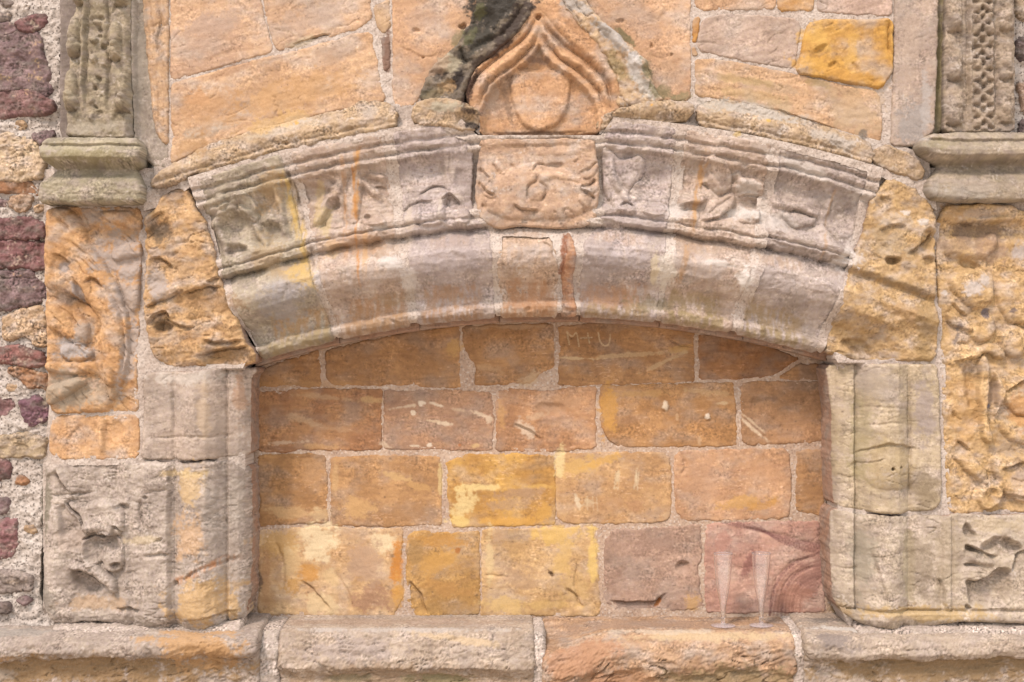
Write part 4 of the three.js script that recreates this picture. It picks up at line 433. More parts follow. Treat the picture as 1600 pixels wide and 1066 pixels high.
  stone(T, 'panel_stone', [1474, 326, 1484, 322, 1530, 320, 1586, 323, 1590, 330, 1640, 332, 1640, 800, 1560, 801, 1492, 803, 1482, 795, 1478, 720, 1474, 640, 1472, 560, 1468, 480, 1464, 420, 1464, 350], (x, y) => 112 + 8 * ss(352, 340, y) - 6 * Math.exp(-(((y - 360) / 12) ** 2)), ['#cba76e', '#d6b480', '#bd955c'], 'carved', { skirt: 20, fs: 1.3, pitk: 0.45, bed: [1, 0, 10], lf: [6, 44], mid: 2.2, rip: 0.6, mic: 0.6, c: { ps: 40, bs: 0.4, sp: 0.18, pit: 0.8 }, label: 'tall ochre panel stone carved with a foliate branch',
    f: [['s', 7, 12, [1476, 350, 1520, 349, 1560, 346, 1600, 344]], ['g', 3, 2, [1520, 340, 1545, 337, 1580, 336]], ['l', 8, 10, [1478, 374, 1500, 366, 1530, 374, 1548, 362, 1562, 372, 1550, 398, 1532, 407, 1506, 400, 1490, 405, 1474, 396]], ['b', -7, 1516, 414, 22, 8, 12], ['l', 10, 14, [1484, 430, 1510, 418, 1540, 424, 1556, 440, 1552, 470, 1530, 484, 1510, 476, 1498, 462, 1482, 450]], ['s', 5, 8, [1490, 472, 1500, 486, 1514, 496]], ['l', 9, 7, [1478, 488, 1496, 492, 1514, 506, 1520, 518, 1502, 515, 1482, 506]], ['l', 7, 10, [1520, 498, 1545, 490, 1558, 506, 1550, 530, 1530, 536, 1514, 522]], ['l', 11, 16, [1556, 440, 1580, 428, 1660, 424, 1660, 500, 1600, 508, 1575, 503, 1560, 480]], ['l', 9, 9, [1560, 530, 1572, 513, 1590, 509, 1608, 520, 1606, 545, 1588, 562, 1568, 552]], ['l', 11, 7, [1486, 566, 1512, 553, 1530, 541, 1548, 535, 1564, 542, 1572, 560, 1557, 561, 1546, 552, 1537, 552, 1526, 563, 1508, 561]], ['l', 11, 5, [1530, 558, 1542, 558, 1543, 600, 1541, 640, 1550, 692, 1535, 692, 1530, 640, 1527, 600]], ['p', -6, 8, [1500, 568, 1526, 568, 1526, 640, 1512, 640]], ['l', 9, 6, [1551, 578, 1563, 588, 1570, 612, 1564, 634, 1551, 654, 1560, 625, 1557, 600]], ['b', -5, 1551, 612, 8, 24, 5], ['l', 8, 10, [1562, 610, 1580, 598, 1600, 584, 1660, 578, 1660, 640, 1600, 652, 1576, 642]], ['s', 5, 8, [1566, 612, 1580, 606, 1600, 592]], ['l', 8, 12, [1560, 660, 1590, 652, 1660, 656, 1660, 696, 1600, 694, 1570, 684]], ['s', 5, 6, [1498, 688, 1508, 697, 1518, 706]], ['l', 10, 8, [1488, 714, 1512, 710, 1532, 726, 1544, 748, 1534, 757, 1518, 743, 1502, 727]], ['l', 9, 5, [1527, 770, 1532, 753, 1546, 747, 1561, 755, 1568, 772, 1558, 791, 1540, 796, 1528, 787]], ['b', -9, 1548, 773, 14, 13, 20], ['l', 11, 12, [1548, 716, 1575, 704, 1610, 708, 1660, 712, 1660, 790, 1600, 785, 1576, 777, 1562, 760, 1550, 740]], ['s', 6, 9, [1564, 768, 1580, 774, 1606, 777]], ['s', 6, 9, [1560, 735, 1576, 728, 1606, 720]], ['g', 3, 2.4, [1576, 748, 1592, 752, 1608, 750]], ['s', 4, 6, [1496, 536, 1506, 533, 1516, 536]], ['g', 4, 3, [1490, 640, 1494, 655]], ['b', -4, 1488, 620, 5, 8, 0], ['b', -4, 1500, 655, 6, 3, 30]] });;
  mortar(T, [1336, 262, 1640, 262, 1640, 1000, 1340, 1000, 1316, 950, 1314, 572, 1306, 560, 1320, 440], (x, y) => Math.min(111, y > 569 ? jambProfile(x - 1309) - 1.5 : 999) - 12 * ss(960, 990, y), MF, { skirt: 10 });
}
// ------------------------------------------------------------------ upper ashlar, hood mould, ogee
{
  const T = thing('upper_ashlar_wall', 'orange sandstone ashlar wall above the carved arch', 'wall');
  const U = (pts, pal, o = {}) => stone(T, 'ashlar_block', pts, o.base ?? 115, pal, 'ashlar', { ba: -16, bed: [1.0, 0, 11], lf: [2, 70], ...o, c: { ps: 80, bs: 0.5, bt: 9, sp: 0.1, pit: 0.2, ...(o.c || {}) } });
  U([266, -40, 400, -40, 410, 20, 427, 80, 340, 105, 266, 126], ['#cda888', '#d2ad88', '#c09874']);
  U([408, -40, 578, -40, 578, 5, 581, 28, 558, 45, 500, 62, 431, 80, 414, 20], ['#cea986', '#d6b18c', '#c19c7a'], { label: 'tan block with a dark open joint below it', f: [['s', 5, 6, [455, 68, 490, 60, 520, 50]]] });
  U([266, 131, 340, 109, 430, 85, 500, 68, 560, 50, 580, 50, 587, 84, 597, 135, 603, 158, 560, 166, 470, 188, 400, 205, 330, 226, 285, 248, 267, 258], ['#cfa67c', '#d5b088', '#c49a74'], { e: [6, 8], lf: [3, 60], c: { bs: 0.4, pit: 0.3 } });
  U([584, 10, 608, -2, 611, 42, 600, 52, 590, 44], ['#c2a27c', '#caa982', '#b1916c'], { cut: 3, label: 'small tan wedge stone' });
  U([597, 57, 608, 62, 608, 108, 600, 112, 597, 85], ['#8f7060', '#a08070', '#7d6254'], { cut: 3, e: [4, 5] });
  U([613, -40, 752, -40, 746, 16, 734, 44, 718, 72, 690, 98, 670, 125, 656, 152, 643, 168, 620, 170, 613, 150, 614, 67], ['#cfa47c', '#d6ad86', '#c39a74'], { bed: [0.5, 0, 9], c: { bs: 0.2, pit: 0.5 }, f: [['b', -7, 723, 41, 8, 6, 0], ['b', -3, 650, 48, 8, 4], ['g', 1.5, 2, [620, 70, 660, 92, 690, 85]], ['b', -3, 660, 90, 3, 3]] });
  U([906, -40, 1079, -40, 1079, 60, 1079, 156, 1040, 158, 1024, 149, 1008, 98, 990, 80, 938, 37, 916, 5], ['#cfa47c', '#d5ad86', '#c49a74'], { bed: [0.5, 0, 9], c: { bs: 0.2, pit: 0.5 }, f: [['b', -3, 968, 34, 8, 4], ['b', -3, 1018, 70, 3, 5], ['b', -2, 1049, 86, 3, 3], ['r', 2, 10, [1010, 22, 1024, 16, 1034, 26]]] });
  U([1083, 29, 1094, 26, 1092, 50, 1088, 66, 1082, 66], ['#c98f3c', '#d09a44', '#b87f34'], { cut: 3, e: [3, 6], label: 'golden sliver stone in the joint, taller one' });
  U([1082, 73, 1087, 74, 1090, 86, 1082, 88], ['#c98f3c', '#d09a44', '#b87f34'], { cut: 2, e: [3, 6], label: 'golden sliver stone in the joint, shorter one' });
  U([1084, -40, 1211, -40, 1212, 14, 1160, 15, 1100, 17, 1086, 8], ['#c9a078', '#d0a880', '#bc926c'], { c: { bt: 6 } });
  U([1216, -40, 1273, -40, 1272, 16, 1216, 17], ['#cf9c56', '#d6a662', '#c08c4a'], { label: 'small orange block at the top edge' });
  U([1278, -40, 1394, -40, 1394, 24, 1340, 22, 1278, 18], ['#c4a896', '#ccb09e', '#b59a88']);
  U([1098, 30, 1132, 21, 1190, 24, 1246, 29, 1252, 44, 1241, 107, 1180, 98, 1092, 79, 1090, 60], ['#bfa693', '#c6ae9c', '#b19886'], { label: 'smooth mauve grey block beside the golden one' });
  U([1262, 37, 1290, 30, 1340, 31, 1394, 30, 1395, 70, 1395, 111, 1387, 124, 1378, 138, 1310, 127, 1246, 114, 1252, 80], ['#cf9a38', '#d8a744', '#c18f3e'], { label: 'bright golden yellow block', base: 120, e: [6, 9], lf: [3, 40], f: [['b', -4, 1282, 78, 13, 7, -35], ['b', -3, 1300, 102, 9, 5, -30], ['g', 2, 1.8, [1330, 98, 1342, 112]], ['s', 5, 6, [1392, 30, 1388, 60, 1394, 90]]] });
  U([1086, 92, 1120, 92, 1180, 103, 1240, 115, 1310, 132, 1374, 144, 1379, 180, 1377, 222, 1352, 218, 1300, 199, 1234, 178, 1195, 168, 1150, 158, 1110, 152, 1088, 150], ['#cba47a', '#d3ad84', '#bd946a'], { ba: 8, lf: [3, 50], c: { pit: 0.5, sp: 0.15 }, f: [['s', 5, 7, [1200, 168, 1250, 184, 1310, 204]]] });
  mortar(T, [240, -44, 1420, -44, 1420, 260, 1340, 250, 1100, 190, 860, 150, 620, 190, 300, 280, 240, 300], (x, y) => 113 + 1.2 * fbm(x / 40, y / 40, 2), MF, { skirt: 60 });
}
{
  const T = thing('hood_mould', 'weathered lichen crusted hood mould following the top of the arch', 'moulding');
  const hz = (lo) => (x, y) => { const r = archR(x, y) - 292; return lo + table([4, 12, 8, 17, 12, 19, 16, 14, 20, 17, 28, 18, 36, 13, 46, 5, 60, 0])(r + 3 * noise(x / 25, y / 25)); };
  const H = (pts, base, o = {}) => stone(T, 'hood_stone', pts, base, ['#b79c78', '#c0a684', '#a4885f'], 'rough', { skirt: 70, e: [5, 7], grow: 2.5, lf: [3, 26], bed: [1.2, 0, 8], ba: -14, ...o, c: { ps: 36, bs: 0.4, sp: 0.2, li: 0.25, pit: 0.7, ...(o.c || {}) } });
  H([236, 288, 262, 264, 285, 252, 320, 230, 360, 216, 400, 202, 470, 186, 545, 171, 556, 160, 575, 154, 603, 160, 619, 172, 621, ...arc(296, 618, 330, 12).slice(1), 300, 272, 282, 286, 252, 297], hz(114), { label: 'long left hood stone sloping down to the pier' });
  H([644, 178, 658, 160, 690, 157, 712, 160, 735, 168, 748, 180, 747, 206, 722, 203, 690, 199, 650, 197], (x, y) => 130 + 8 * Math.sin((y - 160) / 7.2) * ss(690, 735, x) + 5, { label: 'short left hood stone with blackened rolls', ba: 4, c: { li: 0.1 } });
  H([932, 192, 945, 182, 975, 172, 1000, 165, 1036, 160, 1078, 163, 1082, 180, 1060, 195, 1000, 196, 955, 200, 934, 202], (x, y) => 130 + 6 * Math.sin((y - 160) / 7.2) + 4, { label: 'short right hood stone below the ogee', ba: -6 });
  H([1087, 178, 1096, 160, 1130, 152, 1170, 159, 1230, 177, 1300, 201, 1345, 216, 1364, 232, ...arc(295, 1358, 1098, 10)], hz(112), { label: 'long right hood stone with pale lichen', ba: 14, c: { li: 0.5 }, f: [['b', 5, 1094, 186, 10, 12]] });
  H([1366, 232, 1390, 230, 1420, 244, 1436, 258, 1442, 270, 1438, 282, 1418, 277, 1380, 264, 1358, 250], 126, { label: 'last right hood stone at the pier', ba: 20 });
  const hm = (x, y) => 123 - 8 * ss(300, 312, archR(x, y)) - 6 * ss(270, 240, x);
  mortar(T, [225, 300, 262, 262, 545, 172, 620, 162, 700, 158, 750, 180, 750, 213, ...arc(289, 736, 306, 14), 262, 320, 225, 330], hm, MF, { keep: 5, skirt: 80 });
  mortar(T, [936, 213, 936, 190, 1000, 160, 1110, 156, 1300, 200, 1450, 240, 1462, 330, 1400, 290, ...arc(289, 1368, 952, 14)], hm, MF, { keep: 5, skirt: 80 });
}
{
  const T = thing('ogee_crest', 'orange ogee pointed crest with a blank shield above the keystone', 'carving');
  stone(T, 'shield_stone', [834, -40, 872, -40, 880, 10, 905, 30, 930, 52, 952, 80, 968, 110, 976, 140, 974, 168, 950, 182, 938, 192, 937, 208, 840, 212, 751, 211, 750, 185, 736, 172, 728, 150, 734, 126, 750, 104, 782, 78, 808, 54, 824, 26], (x, y) => 131, ['#cf9f70', '#d6a97c', '#bf8f64'], 'carved', { skirt: 70, fs: 1.25, e: [5, 7], lf: [1.4, 40], c: { ps: 60, bs: 0.25, sp: 0.13, pit: 0.5 }, label: 'orange stone with sunk panel holding a plain shield',
    f: [['p', -13, 6, [842, 66, 835, 84, 822, 98, 800, 114, 776, 132, 762, 146, 753, 164, 750, 180, 748, 218, 938, 218, 936, 180, 932, 164, 922, 146, 906, 132, 884, 114, 862, 98, 849, 84]],
      ['l', 6, 7, [800, 116, 818, 108, 846, 110, 872, 108, 889, 117, 891, 150, 882, 182, 866, 199, 846, 208, 824, 200, 808, 184, 799, 157]], ['g', 3, 2.5, [808, 111, 845, 112, 880, 113]],
      ['g', 8, 3.2, [843, 14, 850, 38, 862, 58, 884, 76, 910, 92, 934, 112, 948, 132, 955, 156, 956, 178]], ['g', 6, 2.6, [843, 44, 849, 64, 860, 80, 882, 98, 908, 118, 930, 138, 941, 160, 944, 180]], ['r', 5, 6, [845, 30, 855, 62, 876, 86, 908, 106, 934, 128, 946, 152, 950, 176]], ['r', 6, 8, [856, 10, 868, 38, 892, 62, 924, 86, 950, 112, 964, 140, 968, 166]],
      ['g', 7, 3, [842, 14, 835, 38, 824, 56, 802, 76, 772, 96, 748, 116, 736, 140, 732, 166]], ['r', 6, 7, [841, 32, 832, 62, 810, 86, 780, 106, 756, 128, 744, 152, 741, 176]], ['g', 5, 2.5, [842, 46, 834, 70, 818, 90, 792, 110, 768, 128, 752, 150, 747, 176]], ['b', -8, 842, 30, 5, 6], ['g', 3, 2.5, [752, 210, 840, 210, 930, 206]]] });
  stone(T, 'ogee_arm_stone', [756, -40, 836, -40, 834, 4, 824, 30, 806, 56, 780, 80, 746, 102, 732, 124, 726, 148, 718, 168, 690, 162, 656, 158, 662, 138, 674, 112, 690, 97, 716, 76, 732, 48, 748, 12], (x, y) => 136 - 6 * ss(30, 90, Math.hypot(x - 700, y - 30)), ['#75695a', '#877a66', '#574e44'], 'rough', { skirt: 80, e: [4, 6], grow: 2.5, lf: [4, 22], bed: [1, 0, 9], mic: 0.9, fs: 1, label: 'left ogee arm blackened by soot and moss', c: { ps: 26, pit: 0.5, li: 0.2, gp: 0.3 },
    f: [['b', -7, 752, 40, 20, 34, 40], ['r', 6, 12, [834, 2, 820, 34, 794, 62, 758, 86, 734, 104]], ['g', 6, 4, [818, 10, 806, 36, 780, 58, 750, 72, 732, 86]], ['b', -7, 700, 140, 14, 20, 0], ['s', 7, 8, [720, 74, 724, 90, 732, 100]], ['b', -6, 690, 122, 16, 10, -30], ['r', 5, 5, [716, 165, 724, 135, 738, 110]]] });
  stone(T, 'ogee_arm_stone', [874, -40, 906, -40, 913, 4, 938, 36, 966, 60, 989, 82, 1007, 98, 1012, 120, 1024, 150, 1036, 160, 1000, 166, 962, 172, 968, 140, 960, 112, 944, 84, 922, 56, 898, 34, 880, 10], (x, y) => 135, ['#c9a880', '#d0b48e', '#b08f68'], 'rough', { skirt: 80, e: [6, 9], grow: 2.5, lf: [4, 26], ba: 45, label: 'right ogee arm crusted with pale lichen', c: { ps: 24, li: 0.35, pit: 0.5 }, f: [['r', 5, 9, [910, 14, 950, 50, 985, 92, 1000, 120, 1010, 152]], ['b', 6, 1000, 100, 12, 12]] });
}
// ------------------------------------------------------------------ pilasters
{
  const T = thing('left_pilaster', 'olive grey carved pilaster shaft on a rolled base left of the arch', 'pilaster');
  const OG = ['#a09378', '#ad9f84', '#8e8168'];
  stone(T, 'side_fillet', [88, -40, 122, -40, 122, 212, 92, 216, 88, 200], 96, ['#8d8078', '#978a82', '#83766c'], 'carved', { skirt: 50, c: { sp: 0.08, pit: 0.1 } });
  const bulbs = [[117, 82], [180, 86], [112, 165], [193, 168], [122, 0], [190, 2]];
  const sf = [['r', 4, 4, [134, -40, 133, 60, 131, 130, 130, 190]], ['g', 5, 3.5, [172, -40, 172, 60, 173, 130, 174, 195]], ['g', 4, 3, [140, -40, 138, 100, 138, 190]], ['b', -4, 150, 45, 14, 20]];
  for (const [x, y] of bulbs) { sf.push(['b', 13, x + 1, y - 6, 11, 13], ['b', 8, x + 2, y - 32, 11, 22], ['s', 6, 6, [x - 10, y + 6, x, y + 9, x + 12, y + 6]]); }
  for (let i = 0; i < 12; i++) { const y = 14 + i * 15 + 8 * rnd(); sf.push(['b', -2 - 3 * rnd(), 143 + 24 * rnd(), y, 4 + 4 * rnd(), 3 + 3 * rnd(), 90 * rnd()]); if (i % 2) sf.push(['b', 3 + 4 * rnd(), 146 + 16 * rnd(), y + 5, 5 + 3 * rnd(), 4 + 2 * rnd(), 90 * rnd()]); }
  stone(T, 'shaft', [120, -40, 206, -40, 204, 80, 206, 190, 208, 216, 160, 218, 105, 214, 108, 190, 104, 165, 106, 120, 112, 110, 108, 75, 112, 40, 120, 20], (x, y) => 128 - 10 * ss(196, 208, x), OG, 'carved', { skirt: 70, lf: [3, 22], mic: 1, e: [6, 10], cut: 4, c: { ps: 30, li: 0.3, sp: 0.16, pit: 0.4 }, f: sf });
  stone(T, 'shaft_return', [204, -40, 224, -40, 230, 60, 236, 130, 244, 200, 262, 225, 262, 262, 245, 262, 222, 245, 210, 218, 206, 120], (x, y) => 118 - 10 * ss(205, 215, x) + 6 * ss(222, 240, x), ['#a59a8a', '#b0a596', '#94897a'], 'carved', { skirt: 70, lf: [2, 24], ba: 86, bed: [1.2, 0, 7], c: { li: 0.45, ba: 86, sp: 0.14 } });
  stone(T, 'side_facing', [222, -40, 262, -40, 262, 60, 262, 228, 250, 218, 240, 190, 234, 120, 226, 40], 117, ['#c5a078', '#cca880', '#b08c66'], 'ashlar', { ba: 88, bed: [1.2, 0, 6], c: { ps: 30, bs: 0.6, bt: 6, ba: 88 }, f: [['g', 3, 2, [250, 10, 252, 40, 246, 60, 248, 90]]] });
  stone(T, 'base_moulding', [66, 236, 68, 222, 78, 214, 140, 214, 212, 216, 221, 230, 220, 256, 212, 262, 205, 262, 215, 276, 222, 294, 221, 316, 150, 318, 64, 317, 62, 300, 66, 284, 84, 268, 86, 262, 70, 252], (x, y) => { const q = table([210, 128, 214, 140, 220, 150, 226, 153, 229, 149, 232, 154, 240, 162, 248, 163, 255, 154, 260, 138, 264, 130, 272, 134, 280, 144, 286, 152, 300, 154, 320, 152])(y + 1.5 * noise(x / 20, y / 20)); return q; }, ['#a59b80', '#b0a68c', '#948a6c'], 'carved', { skirt: 60, zr: 140, lf: [2, 30], mic: 0.9, e: [9, 12], c: { ps: 30, li: 0.25, sp: 0.2, pit: 0.3 } });
}
{
  const T = thing('right_pilaster', 'taupe carved pilaster shaft with bulbs and bead rows right of the arch', 'pilaster');
  const OG = ['#a3917c', '#b09e88', '#8f7f6a'];
  stone(T, 'side_facing', [1399, -40, 1464, -40, 1463, 60, 1458, 205, 1440, 218, 1432, 228, 1393, 228, 1396, 130], (x, y) => 118 + 5 * ss(1440, 1452, x), ['#b5a090', '#bfaa98', '#a6917f'], 'ashlar', { ba: 88, lf: [1.5, 60], c: { ps: 60, bs: 0.3, ba: 88, li: 0.1 } });
  stone(T, 'shaft_return', [1462, -40, 1482, -40, 1480, 60, 1476, 150, 1472, 206, 1456, 210, 1460, 120], (x, y) => 110, ['#8f835c', '#9a8e68', '#7e734e'], 'carved', { skirt: 70, cut: 3, c: { ba: 88, li: 0.15 } });
  const sf = [['g', 5, 3, [1508, -40, 1508, 60, 1508, 205]], ['g', 5, 3, [1550, -40, 1552, 60, 1554, 205]], ['r', 4, 3.5, [1513, -40, 1513, 205]], ['r', 4, 3.5, [1545, -40, 1548, 205]]];
  for (const y of [44, 119, 189, -30]) { sf.push(['b', 13, 1487, y - 6, 13, 13], ['b', 9, 1488, y - 26, 13, 32], ['s', 7, 6, [1474, y + 6, 1487, y + 9, 1500, y + 5]], ['b', 11, 1568, y - 10, 13, 16], ['b', 8, 1568, y - 34, 12, 26], ['s', 6, 6, [1556, y + 2, 1568, y + 7, 1580, y + 3]]); }
  for (let i = 0; i < 6; i++) { const y = 2 + i * 36 + 3 * rnd(), x = 1531 + 2 * rnd(); for (const [a, b] of [[-1, -1], [1, -1], [-1, 1], [1, 1]]) sf.push(['b', 6 + 2 * rnd(), x + a * 9, y + b * 9, 10, 5, a * b * 45]); sf.push(['b', 4, x, y, 5, 5], ['b', -6, x, y - 10, 4, 5], ['b', -6, x, y + 10, 4, 5], ['b', -5, x - 11, y, 5, 4], ['b', -5, x + 11, y, 5, 4], ['b', -5, x - 10, y + 18, 6, 3], ['b', -5, x + 10, y + 18, 6, 3], ['b', 5, x, y + 18, 6, 4]); }
  stone(T, 'shaft', [1478, -40, 1580, -40, 1581, 100, 1581, 207, 1530, 208, 1474, 207, 1474, 120], 128, OG, 'carved', { skirt: 70, fs: 0.75, lf: [3.5, 18], mid: 2.8, mic: 0.8, c: { ps: 34, li: 0.35, sp: 0.14 }, f: sf });
  stone(T, 'base_moulding', [1434, 226, 1440, 217, 1458, 210, 1500, 206, 1640, 206, 1640, 312, 1560, 314, 1500, 314, 1458, 312, 1448, 300, 1450, 285, 1472, 262, 1470, 254, 1450, 246, 1436, 234], (x, y) => table([202, 128, 206, 138, 212, 148, 218, 152, 222, 148, 226, 154, 236, 163, 244, 162, 250, 150, 254, 136, 258, 130, 266, 134, 276, 144, 284, 151, 300, 152, 320, 150])(y + 1.5 * noise(x / 20, y / 20) + 4 * ss(1480, 1440, x)), ['#a3957e', '#ae9f88', '#8f8168'], 'carved', { skirt: 60, zr: 140, lf: [2, 30], mic: 0.8, e: [9, 12], c: { ps: 30, li: 0.25, sp: 0.16 } });
}
// ------------------------------------------------------------------ rubble walls at both sides
{
  const T = thing('left_rubble_wall', 'rubble wall of purple, red and tan stones in white mortar at the left edge', 'wall');
  const PU = ['#81696a', '#93797a', '#6e585a'], RE = ['#7e5655', '#8c6462', '#6c484a'], TA = ['#c2a27c', '#cdb08c', '#ad8c66'], GRY = ['#8f8078', '#a0928a', '#7c6e68'], BRN = ['#a5744c', '#b2845c', '#8c5f3c'];
  const R = (pts, pal, o = {}) => stone(T, 'rubble_stone', pts, o.base ?? 94, pal, 'rubble', { zr: 92, skirt: 40, cut: 2, tilt: [0.24 * (rnd() - 0.5), 0.3 * (rnd() - 0.5)], ...o, c: { ps: 24, sp: 0.3, bs: 0.4, li: 0.42, lc: '#cbb9a2', pit: 0.8, fl: 0.7, dc: '#3c2e2c', ...(o.c || {}) } });
  R([-40, 17, 12, 19, 10, 31, -40, 34], GRY); R([24, 36, 40, 28, 60, 24, 71, 24, 70, 36, 52, 49, 34, 47], RE); R([-40, 38, 17, 38, 24, 47, 6, 56, -40, 58], PU);
  R([-40, 62, 8, 56, 22, 50, 60, 54, 66, 85, 74, 110, 79, 135, 77, 147, 34, 139, -40, 140], PU, { label: 'large purple speckled rubble stone', c: { li: 0.3, lc: '#c8a86c' } });
  R([-40, 148, 20, 141, 54, 144, 80, 160, 86, 170, 76, 177, 24, 179, -40, 190], ['#86605e', '#93706c', '#744e50'], { c: { li: 0.3, lc: '#d0b080' } });
  R([51, 211, 70, 206, 83, 207, 80, 217, 64, 226], PU, { e: [5, 7] });
  R([-40, 212, 20, 208, 54, 219, 71, 248, 66, 276, 20, 281, -40, 282], ['#cbb190', '#d4bc98', '#b99c70'], { label: 'cream tan rubble stone below the pilaster base', c: { li: 0.1 } });
  R([-40, 285, 37, 280, 61, 298, 58, 306, 20, 300, -40, 292], BRN, { e: [6, 8] }); R([-40, 345, 44, 341, 66, 350, 71, 369, 40, 372, -40, 371], RE); R([18, 308, 48, 306, 46, 322, 28, 330, 16, 320], ['#b39274', '#bfa080', '#a0805f'], { e: [5, 7] });
  R([-40, 379, 40, 377, 70, 380, 73, 418, 50, 420, 20, 416, -40, 420], ['#875a5a', '#956868', '#704a4c'], { label: 'crimson rubble stone' });
  R([-40, 428, 44, 423, 60, 434, 71, 446, 70, 468, 40, 478, -40, 486], PU, { c: { li: 0.25, lc: '#c8a06c' } });
  R([6, 498, 26, 485, 68, 479, 72, 538, 57, 539, 34, 520, 17, 532, 6, 527], TA); R([-40, 546, 30, 543, 64, 553, 72, 568, 50, 571, -40, 562], ['#92605a', '#9e6f66', '#7e504c']); R([12, 577, 30, 572, 73, 588, 73, 606, 46, 604, 34, 594], BRN);
  R([32, 628, 57, 621, 80, 640, 78, 652, 47, 667, 37, 656], ['#7d5664', '#8b6572', '#6b4856']); R([-40, 622, 18, 620, 24, 640, 8, 652, -40, 650], ['#8a6464', '#967070', '#775454'], { base: 88 });
  R([-40, 687, 44, 679, 73, 688, 71, 712, -40, 715], ['#ab9574', '#b8a382', '#988260']); R([-40, 717, 6, 717, 15, 730, 12, 748, -40, 748], RE); R([-40, 778, 12, 781, 10, 801, -40, 800], PU); R([-40, 812, 24, 815, 25, 848, 17, 871, -40, 871], ['#96686a', '#a37876', '#855a5c'], { c: { li: 0.35 } });
  R([-40, 898, 20, 894, 48, 903, 47, 921, 20, 926, -40, 922], GRY); R([-40, 943, 13, 946, 15, 957, -40, 963], ['#6e5e58', '#7c6c66', '#5c4e4a'], { e: [5, 7] });
  for (const [x, y, r] of [[12, 4, 9], [40, 8, 8], [30, 196, 9], [8, 318, 9], [60, 326, 8], [20, 606, 9], [34, 752, 9], [44, 830, 9], [34, 938, 9]]) {
    const p = []; for (let i = 0; i < 5; i++) { const a = i * 1.257 + 0.5 * rnd(), q = r * (0.7 + 0.6 * rnd()); p.push(x + 1.35 * q * Math.cos(a), y + 0.85 * q * Math.sin(a)); }
    R(p, [PU, GRY, TA, BRN, RE][Math.floor(rnd() * 5)], { base: 90, grow: 1.5, cut: 2, e: [4, 6] });
  }
  mortar(T, [-60, -44, 96, -44, 96, 216, 84, 330, 84, 640, 84, 1000, -60, 1000], (x, y) => 88 + 4 * fbm(x / 24, y / 24, 3), MW, { zr: 92, amp: 4.5, sp: 0.45, skirt: 30 });
}
{
  const T = thing('right_rubble_wall', 'narrow strip of dark rubble in white mortar at the upper right edge', 'wall');
  const R = (pts, pal, o = {}) => stone(T, 'rubble_stone', pts, 94, pal, 'rubble', { zr: 92, skirt: 40, ...o, c: { ps: 24, sp: 0.25, bs: 0.4, li: 0.15, pit: 0.6, dc: '#3c2e2c' } });
  R([1588, -40, 1660, -40, 1660, 26, 1600, 30, 1588, 20], ['#b39e84', '#c0ac92', '#9e8a70']); R([1590, 60, 1660, 56, 1660, 92, 1600, 95, 1588, 86], ['#6d5c5c', '#7c6a68', '#5c4c4c']); R([1592, 130, 1660, 124, 1660, 178, 1600, 176], ['#b0927c', '#bca08a', '#9c7e68']); R([1594, 190, 1660, 184, 1660, 214, 1596, 212], ['#6d5c5c', '#7c6a68', '#5c4c4c']);
  mortar(T, [1576, -44, 1680, -44, 1680, 230, 1576, 230], (x, y) => 88 + 4 * fbm(x / 24, y / 24, 3), MW, { zr: 92, amp: 3.6, sp: 0.45, skirt: 30 });
}
